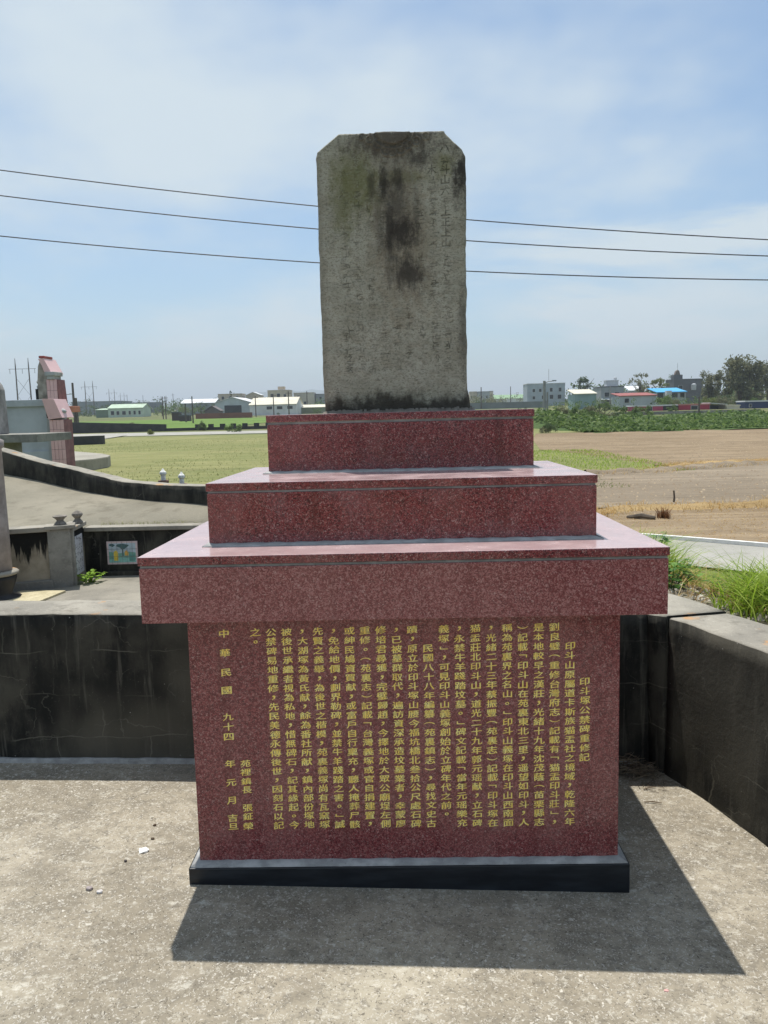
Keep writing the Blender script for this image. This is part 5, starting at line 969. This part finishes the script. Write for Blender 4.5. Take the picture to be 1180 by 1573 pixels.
house('long_low_hall', 'long low hall with tan roof just left of the stele', -31.1, -22.0, 240, 8, 3.4, paint('olive_wall', (0.24,0.26,0.18)), 'shed', CREAM, rise=.9, cat='hall'); house('gable_hut', 'small dark gabled hut before the warehouse', -50.2, -46.4, 200, 4, 2.8, paint('brown_grey', (0.15,0.13,0.13)), 'gable_x', paint('dark_tile', (0.14,0.12,0.12)), rise=1.3, cat='hut')
longwall('brick_wall', 'low red brick wall before the warehouse', -50, -36.2, 190, 2.3, paint('old_brick', (0.21,0.10,0.075)), .3); house('dark_shed', 'tiny dark shed at the end of the brick wall', -50, -48.4, 170, 2, 2.5, paint('rust_dark', (0.07,0.05,0.055)), 'flat', DKG, cat='shed'); house('rust_hut', 'tiny rusty hut standing in the rice field', -45.6, -43.6, 160, 2, 1.75, paint('rust_dark', (0.07,0.05,0.055)), 'flat', DKG, cat='hut')
house('grey_factory', 'long bluish grey factory on the far left', -176, -150, 420, 20, 10.8, paint('slate_metal', (0.20,0.23,0.26)), 'flat', GREYB, cat='factory'); house('dark_factory', 'dark low block far behind the bungalow', -172, -155, 500, 15, 11.2, paint('slate_dark', (0.13,0.15,0.17)), 'flat', GREYB, cat='factory')
house('white_cabin_far', 'small white building far behind the bungalow', -137, -131, 480, 6, 9.6, WHITE, 'flat', WHITE, cat='building')
def m_dwall(): return m_slab('dark_field_wall', (0.045,0.047,0.05), (0.075,0.075,0.075), (0.03,0.03,0.03), .5, 1)
DW = m_dwall(); o = MB().prism_xz([(-44,-.6),(-29.4,-.6),(-29.4,.72),(-44,1.38)], 96, 96.4).build('dark_wall', DW); tag(o, 'long dark wall beyond the lane on the left', 'wall')
o = thing('low_wall', 'low dark wall with square stubs along the lane', 'wall', (-22, 96, -.4)); MB().box(-7.3, 9, 0, .35, 0, .62).build('wall_body', DW, o)
for u_ in (-25.4,-23.75,-22.3,-20.95,-19.5,-18.05,-16.6,-15.1): MB().box(u_+22-.3, u_+22+.3, -.05, .4, .622, 1.02).build('stub', DW, o)
o = MB().prism_xy([(-27.2,55),(-22.6,57),(-22.6,57.5),(-27.2,55.5)], -.4, .32).build('block_wall', DW); tag(o, 'short dark block wall at the corner of the paddy field', 'wall')
# poles
POLE = plain('weathered_pole', (0.12,0.095,0.085), .85, .2, 2); STEEL = plain('grey_steel', (0.16,0.165,0.18), .6, .15, 2); CONC = plain('concrete_pole', (0.32,0.31,0.29), .85, .15, 3)
for k, (xa, xb, y, zt, lab) in enumerate([(-118.9,-114.8,243,20.8,'nearest two legged power pylon with crossed bracing'),(-156.2,-152.3,390,20.4,'second two legged power pylon, next to the tall brown pole'),(-207,-203.2,560,22.7,'third two legged power pylon above the bungalow roof'),(-269.8,-266.2,760,26.3,'fourth and smallest two legged power pylon in the haze')]):
    t = thing('power_pylon', lab, 'pylon', ((xa+xb)/2, y, land_z(y)), 'power pylons receding across the plain'); w_ = (xb-xa)/2; H_ = zt-land_z(y)
    for s_ in (-1, 1): MB().tube([(s_*w_*1.06,0,-.5),(s_*w_,0,H_*.86),(s_*w_,0,H_)], [.24,.17,.07], 6).build('leg', POLE, t)
    MB().tube([(-w_*2.1,0,H_*.83),(w_*2.1,0,H_*.83)], .07, 5).build('crossarm', STEEL, t)
    for zz0, zz1 in ((.40,.68),(.12,.40)):
        for s_ in (-1, 1): MB().tube([(-s_*w_,0,H_*zz0),(s_*w_,0,H_*zz1)], .045, 4).build('brace', STEEL, t)
    for s_ in (-1.9, 0, 1.9): MB().tube([(s_*w_,0,H_*.83),(s_*w_,0,H_*.755)], .07, 5).build('insulator', STEEL, t)
def pole(name, label, x, y, zt, r=.14, lamp=0, m=POLE, arm=0):
    t = thing(name, label, 'pole', (x, y, land_z(y))); H_ = zt-land_z(y); MB().tube([(0,0,-.4),(0,0,H_)], [r*1.15,r*.8], 8).build('shaft', m, t)
    if arm: MB().tube([(-arm,0,H_*.93),(arm,0,H_*.93)], .06, 5).build('crossarm', m, t)
    if lamp: MB().tube([(0,0,H_*.95),(lamp*.5,0,H_*.985),(lamp,0,H_*.99)], .05, 5).build('lamp_arm', m, t); MB().box(lamp-.35 if lamp < 0 else lamp-.1, lamp+.1 if lamp < 0 else lamp+.35, -.12, .12, H_*.985, H_*1.012).build('lamp_head', GREYB, t)
    return t
t = pole('utility_pole', 'grey concrete utility pole with street lamp behind the top slab', 16.5, 90, 4.66, .19, 1.0, CONC); MB().tube([(.35,0,-.4),(.35,0,3.6)], .11, 6).build('stay_pole', CONC, t); MB().tube([(.5,0,4.9),(.5,0,6.2)], .02, 4).build('aerial', CONC, t)
t = pole('wooden_pole', 'thick double brown pole beside the pink tomb', -46.5, 110, 6.75, .19); MB().tube([(.4,0,-.4),(.3,0,4.6)], .19, 7).build('second_shaft', POLE, t)
pole('lamp_pole', 'dark pole with small street lamp near the pink tomb', -64.8, 150, 6.5, .17, 1.1)
for x, y, zt, lab in [(-60.9,200,6.9,'left one of a close pair of thin poles in the rice field'),(-60.2,200,6.9,'right one of a close pair of thin poles in the rice field'),(-37.5,140,5.2,'dark thin pole standing before the brick wall'),(-41.5,150,4.1,'short thin pole left of the brick wall'),(-37.1,200,6.3,'thin pole before the white warehouse wing'),(-30.9,190,6.6,'tall thin pole before the tall beige block'),(-25.8,180,6.8,'thin dark pole before the cream block'),(-31.0,260,9.0,'thin far pole nearest the stele on its left'),
                      (25.2,250,8.6,'thin pole just right of the stele'),(44.0,320,10.5,'thin far pole before the green roofed hall'),(46.1,175,6.0,'thin pole before the teal shed'),(41.6,110,2.6,'pale thin post among the creepers')]:
    pole('utility_pole', lab, x, y, zt, .13 if y < 230 else .17, 0, POLE if x < 46 else CONC, .7 if zt > 6.2 and x < 0 else 0)
for k, (x, y, zt) in enumerate([(-215,620,20),(-222,680,21),(-190,640,19),(-150,520,17),(-118,560,18),(-96,600,17),(-104,640,19)]):
    pole('utility_pole', ['slim hazy pole just right of the third pylon','slim hazy pole just right of the fourth pylon','slim hazy pole above the dark factory','slim hazy pole with crossarm beyond the dark factory','slim hazy pole above the rice field trees','slim hazy pole above the white roofed shed','slim hazy pole left of the white roofed shed'][k], x, y, zt, .22, 0, STEEL, 1.2 if k == 3 else 0)
# trees
tree('round_tree', 'round dark green tree behind the teal shed', 55.0, 240, 2.0, 9.0, 7.4, 'broad', LEAF_DARK, 1600, seed=1); tree('spreading_tree', 'tall spreading tree with open crown behind the grey house', 72.5, 242, 2.0, 10.0, 7.5, 'broad', LEAF_OLIVE, 900, seed=2); tree('yellowish_tree', 'dense yellow green tree beside the spreading one', 77.2, 238, 2.0, 8.6, 6.2, 'broad', LEAF_YEL, 1700, seed=3)
tree('feathery_tree', 'smaller feathery grey green tree right of the dark building', 72.8, 185, 1.0, 7.4, 7.4, 'feather', LEAF_OLIVE, 4500, seed=4); tree('feathery_tree', 'tallest feathery tree behind the navy cabin', 75.4, 175, .9, 9.6, 12.0, 'feather', LEAF_OLIVE, 7000, seed=5); tree('feathery_tree', 'feathery tree cut by the picture edge', 88.2, 190, 1.0, 9.4, 8.0, 'feather', LEAF_OLIVE, 4500, seed=6)
tree('small_tree', 'small bright green tree beside the dark building', 93.5, 275, 8.0, 4.2, 4.5, 'broad', LEAF_MID, 700, seed=7)
for k, (x, y, z, h_, w_, m, lab) in enumerate([(51.0,152.0,.3,3.6,6.0,LEAF_MID,'green bush before the red roofed house'),(55.8,165,.5,3.4,5.0,LEAF_OLIVE,'dull bush beneath the blue roofed house'),(62.0,160,.4,3.0,4.0,LEAF_YEL,'yellow green bush above the crimson cabin'),(66.0,163,.4,3.2,4.4,LEAF_OLIVE,'brownish bush before the feathery trees'),(70.2,160,.4,3.2,3.6,LEAF_MID,'bright bush left of the navy cabin'),
     (17.9,88,-.2,2.3,3.2,LEAF_OLIVE,'brownish shrub at the foot of the concrete utility pole'),(21.3,92,-.2,2.5,5.0,LEAF_MID,'green shrub right of the concrete utility pole'),(25.5,100,-.1,2.3,6.0,LEAF_OLIVE,'grey green shrub below the teal shed'),(30.5,108,0,2.1,5.5,LEAF_MID,'shrub below the grey flat roofed house'),(46.5,135,.2,1.6,3.0,LEAF_MID,'bush between the two red cabins'),(57.5,200,1.0,3.0,4.5,LEAF_MID,'green bush at the foot of the grey house'),(61.5,182,.9,3.4,5.0,LEAF_MID,'rounded green bush between red and blue roofed houses'),(66.5,205,1.2,4.2,6.0,LEAF_YEL,'yellow green bush behind the blue roofed house'),(80.0,165,.6,3.4,6.0,LEAF_MID,'green bush rising above the navy cabin'),(84.0,200,1.0,5.0,7.0,LEAF_OLIVE,'grey green bush between the feathery trees'),(40.0,160,.6,2.6,6.0,LEAF_MID,'wide green bush before the teal shed'),(48.0,180,.9,3.0,4.0,LEAF_OLIVE,'dull bush between the shed and the red roof'),(69.5,172,.7,3.6,4.5,LEAF_DARK,'dark bush below the small feathery tree'),(11.3,58.5,-.33,.95,1.3,LEAF_DARK,'dark shrub alone on the dry verge'),(10.6,58,-.33,.6,.9,LEAF_OLIVE,'brown low shrub beside the dark verge shrub'),
     (-18.8,86.5,-.3,1.2,2.6,LEAF_MID,'spiky green shrub on the lane before the low wall'),(-27.6,84,-.3,.8,1.4,LEAF_YEL,'yellowish small shrub by the dark wall'),(-24.6,95.3,-.2,1.5,1.6,LEAF_DARK,'dark creeper clump on the low wall'),(-37,105,0,1.3,4.0,LEAF_OLIVE,'scrubby bush in the rice field behind the dark wall'),(-22,140,.5,1.6,2.0,LEAF_DARK,'dark bush before the brick wall end'),(35.5,116,.1,1.7,5.0,LEAF_MID,'low bush beside the boundary wall end')]):
    tree('shrub', lab, x, y, z, h_, w_, 'bush', m, 2000, seed=20+k, cat='shrub')
for k, (x, y, h_, w_, m, lab) in enumerate([(-84,275,4.2,5,LEAF_MID,'green tree right of the pale bungalow'),(-79,285,3.4,6,LEAF_YEL,'yellow green tree right of the pale bungalow'),(-76,300,5.4,5,LEAF_DARK,'dark tree before the white roofed shed'),(-62,262,4.0,5,LEAF_DARK,'dark tree left of the warehouse'),(-66,258,3.6,6,LEAF_MID,'bushy tree below the white roofed shed'),(-110,300,5,12,LEAF_DARK,'dark hedge like trees left of the bungalow'),(-122,340,6,14,LEAF_DARK,'dark trees before the grey factory'),(-140,420,7,16,LEAF_DARK,'hazy trees beside the grey factory'),(-128,520,7,14,LEAF_DARK,'hazy trees right of the dark factory'),(-90,330,4.5,12,LEAF_OLIVE,'dull trees behind the bungalow'),(-36,250,3.2,4,LEAF_DARK,'dark tree beside the white wing'),(-25,236,3.0,4,LEAF_MID,'green tree before the long low hall'),
      (-69,320,10.4,1.6,LEAF_DARK,'thin dark tree rising behind the beige building'),(38,330,3.6,9,LEAF_OLIVE,'dull trees behind the field wall'),(55,330,4.2,7,LEAF_YEL,'yellowish trees below the apartment block'),(30,300,3.4,8,LEAF_DARK,'dark trees right of the stele foot')]):
    tree('far_tree', lab, x, y, land_z(y)-.3, h_, w_, 'broad' if h_ > 3.3 else 'bush', m, 700, seed=60+k)
# far rows of trees that read as one mass
def treeline(label, x0, x1, y, h, n, mat, seed):
    g2 = np.random.default_rng(seed); cx = np.sort(x0+(x1-x0)*g2.random(n)); hh = h*(0.45+0.75*g2.random(n)); cs = []; rs = []
    for x, q in zip(cx, hh):
        for _ in range(5): cs.append((x+g2.normal()*q*.35, y+g2.normal()*8, land_z(y)+q*(.15+.75*g2.random()))); rs.append(q*.34)
    P, F = leaf_cloud(n*110, cs, rs, h*0.075); o = np_mesh('treeline', P, F, mat); tag(o, label, None, None, 'stuff')
treeline('dark hedge of low trees behind the rice field', -190, -64, 330, 4.6, 60, LEAF_DARK, 1); treeline('hazy distant row of trees across the left plain', -330, 10, 560, 8.0, 90, LEAF_DARK, 2)
treeline('low green trees behind the warehouse', -90, -8, 300, 4.4, 34, LEAF_MID, 3); treeline('distant trees between the stele and the grey block', 15, 70, 380, 5.0, 30, LEAF_OLIVE, 4); treeline('green trees behind the houses on the right', 62, 130, 290, 7.2, 46, LEAF_MID, 5); treeline('hedge at the foot of the houses', 34, 110, 178, 2.3, 60, LEAF_MID, 6)
# clods on the tilled soil
g2 = np.random.default_rng(77)
def clods(poly_x, poly_y, n, s0, s1):
    X_ = poly_x[0]+(poly_x[1]-poly_x[0])*g2.random(n); Y_ = poly_y[0]+(poly_y[1]-poly_y[0])*g2.random(n)**1.3; return X_, Y_, s0+(s1-s0)*g2.random(n)**2.5
XS = [clods((3.4,12),(6.5,12.5),6000,.006,.035), clods((3.5,22),(12.6,20),7000,.010,.05), clods((6.8,34),(23,52),9000,.012,.05)]
X_, Y_, S_ = [np.concatenate(q) for q in zip(*XS)]
ok = (Y_ > 10.9-0.72*(X_-0.5)+0.35) & ~((X_ < 8.2) & (Y_ > 20) & (Y_ < 34)); X_, Y_, S_ = X_[ok], Y_[ok], S_[ok]; n = len(X_); an = g2.random(n)*6.28
V_ = []
for k in range(4): V_.append(np.stack([X_+S_*np.cos(an+k*1.57)*(.7+.6*g2.random(n)), Y_+S_*np.sin(an+k*1.57)*(.7+.6*g2.random(n)), np.full(n, -0.335)], -1))
V_.append(np.stack([X_, Y_, -0.32+S_*.75], -1)); P = np.stack(V_, 1).reshape(-1, 3); b_ = (np.arange(n)*5)[:, None]; F = np.concatenate([b_+np.array([[k, (k+1) % 4, 4]]) for k in range(4)])
t = NT('soil_clods'); c_ = t.ramp(t.n('ShaderNodeNewGeometry').outputs['Random Per Island'], [(0,(0.19,0.145,0.10)),(.6,(0.25,0.195,0.135)),(1,(0.36,0.29,0.20))]); o = np_mesh('soil_clods', P, F, t.done(c_, .95, .15)); tag(o, 'dry clods of earth scattered over the tilled fields', None, None, 'stuff')
# creeper bank: a tangle of vines along the far field edge
g_ = np.random.default_rng(14); n = 26000; Xv = 13.5+60*g_.random(n)**1.25; Yv = 56.5+(Xv-13)*0.02+g_.random(n)**1.3*38; hb = 0.15+0.62*np.clip((Yv-57)/26, 0, 1)**0.7; hh = hb*(0.70+2.3*fbm(Xv*0.42, Yv*0.25, 41, 4)); hh = hh*(1+0.9*np.clip((24-Xv)/8, 0, 1)*np.clip((Yv-62)/12, 0, 1)); hh = np.maximum(0.05, hh)
Zv = land_z(60)+hh*(0.80+0.25*g_.random(n)); a = g_.normal(size=(n,3))*np.array([1,1,.5]); a /= np.linalg.norm(a, axis=1)[:,None]; b = np.cross(a, g_.normal(size=(n,3))*np.array([.4,.4,1])); b /= np.linalg.norm(b, axis=1)[:,None]+1e-9; s_ = (0.13+0.14*g_.random(n))[:,None]; c_ = np.stack([Xv,Yv,Zv],-1)
P = np.stack([c_-a*s_, c_+b*s_*.6, c_+a*s_, c_-b*s_*.6], 1).reshape(-1,3); o = np_mesh('creepers', P, np.arange(4*n).reshape(n,4), LEAF_MID); tag(o, 'tangled green creepers covering the bank at the field edge', None, None, 'stuff')
xs = np.linspace(12, 76, 90); ys = np.linspace(55, 112, 50); X, Y = np.meshgrid(xs, ys); hb = 0.15+0.62*np.clip((Y-57)/26, 0, 1)**0.7; hb *= np.clip((X-12)/2.5, 0, 1)*np.clip((112-Y)/6, 0, 1)
Z = land_z(60)-.05+hb*(0.52+2.0*fbm(X*0.42, Y*0.25, 41, 4))*(1+0.9*np.clip((24-X)/8, 0, 1)*np.clip((Y-62)/12, 0, 1)); idx = np.arange(4500).reshape(50,90); F = np.stack([idx[:-1,:-1], idx[:-1,1:], idx[1:,1:], idx[1:,:-1]], -1).reshape(-1,4)
o = np_mesh('creeper_bank', np.stack([X,Y,Z],-1).reshape(-1,3), F, m_soil('dark_creeper_ground', (0.05,0.085,0.025),(0.085,0.13,0.035),(0.035,0.06,0.02), 1.2), smooth=True); tag(o, 'overgrown green bank at the far edge of the tilled field', None, None, 'structure')  # ground a darker green than the creeper leaves

# ------------------------------------------------------------------ the hazy air over the plain
t = bpy.data.materials.new('hazy_air'); t.use_nodes = True; t.node_tree.nodes.clear(); vo = t.node_tree.nodes.new('ShaderNodeVolumePrincipled'); oo = t.node_tree.nodes.new('ShaderNodeOutputMaterial')
vo.inputs['Color'].default_value = (0.80,0.88,0.97,1); vo.inputs['Density'].default_value = 0.00035; vo.inputs['Anisotropy'].default_value = 0.2; t.node_tree.links.new(vo.outputs[0], oo.inputs['Volume'])
o = MB().box(-9500, 9500, -6500, 9500, -8, 240).build('haze', t); tag(o, 'thin pale summer haze over the plain', None, None, 'stuff')
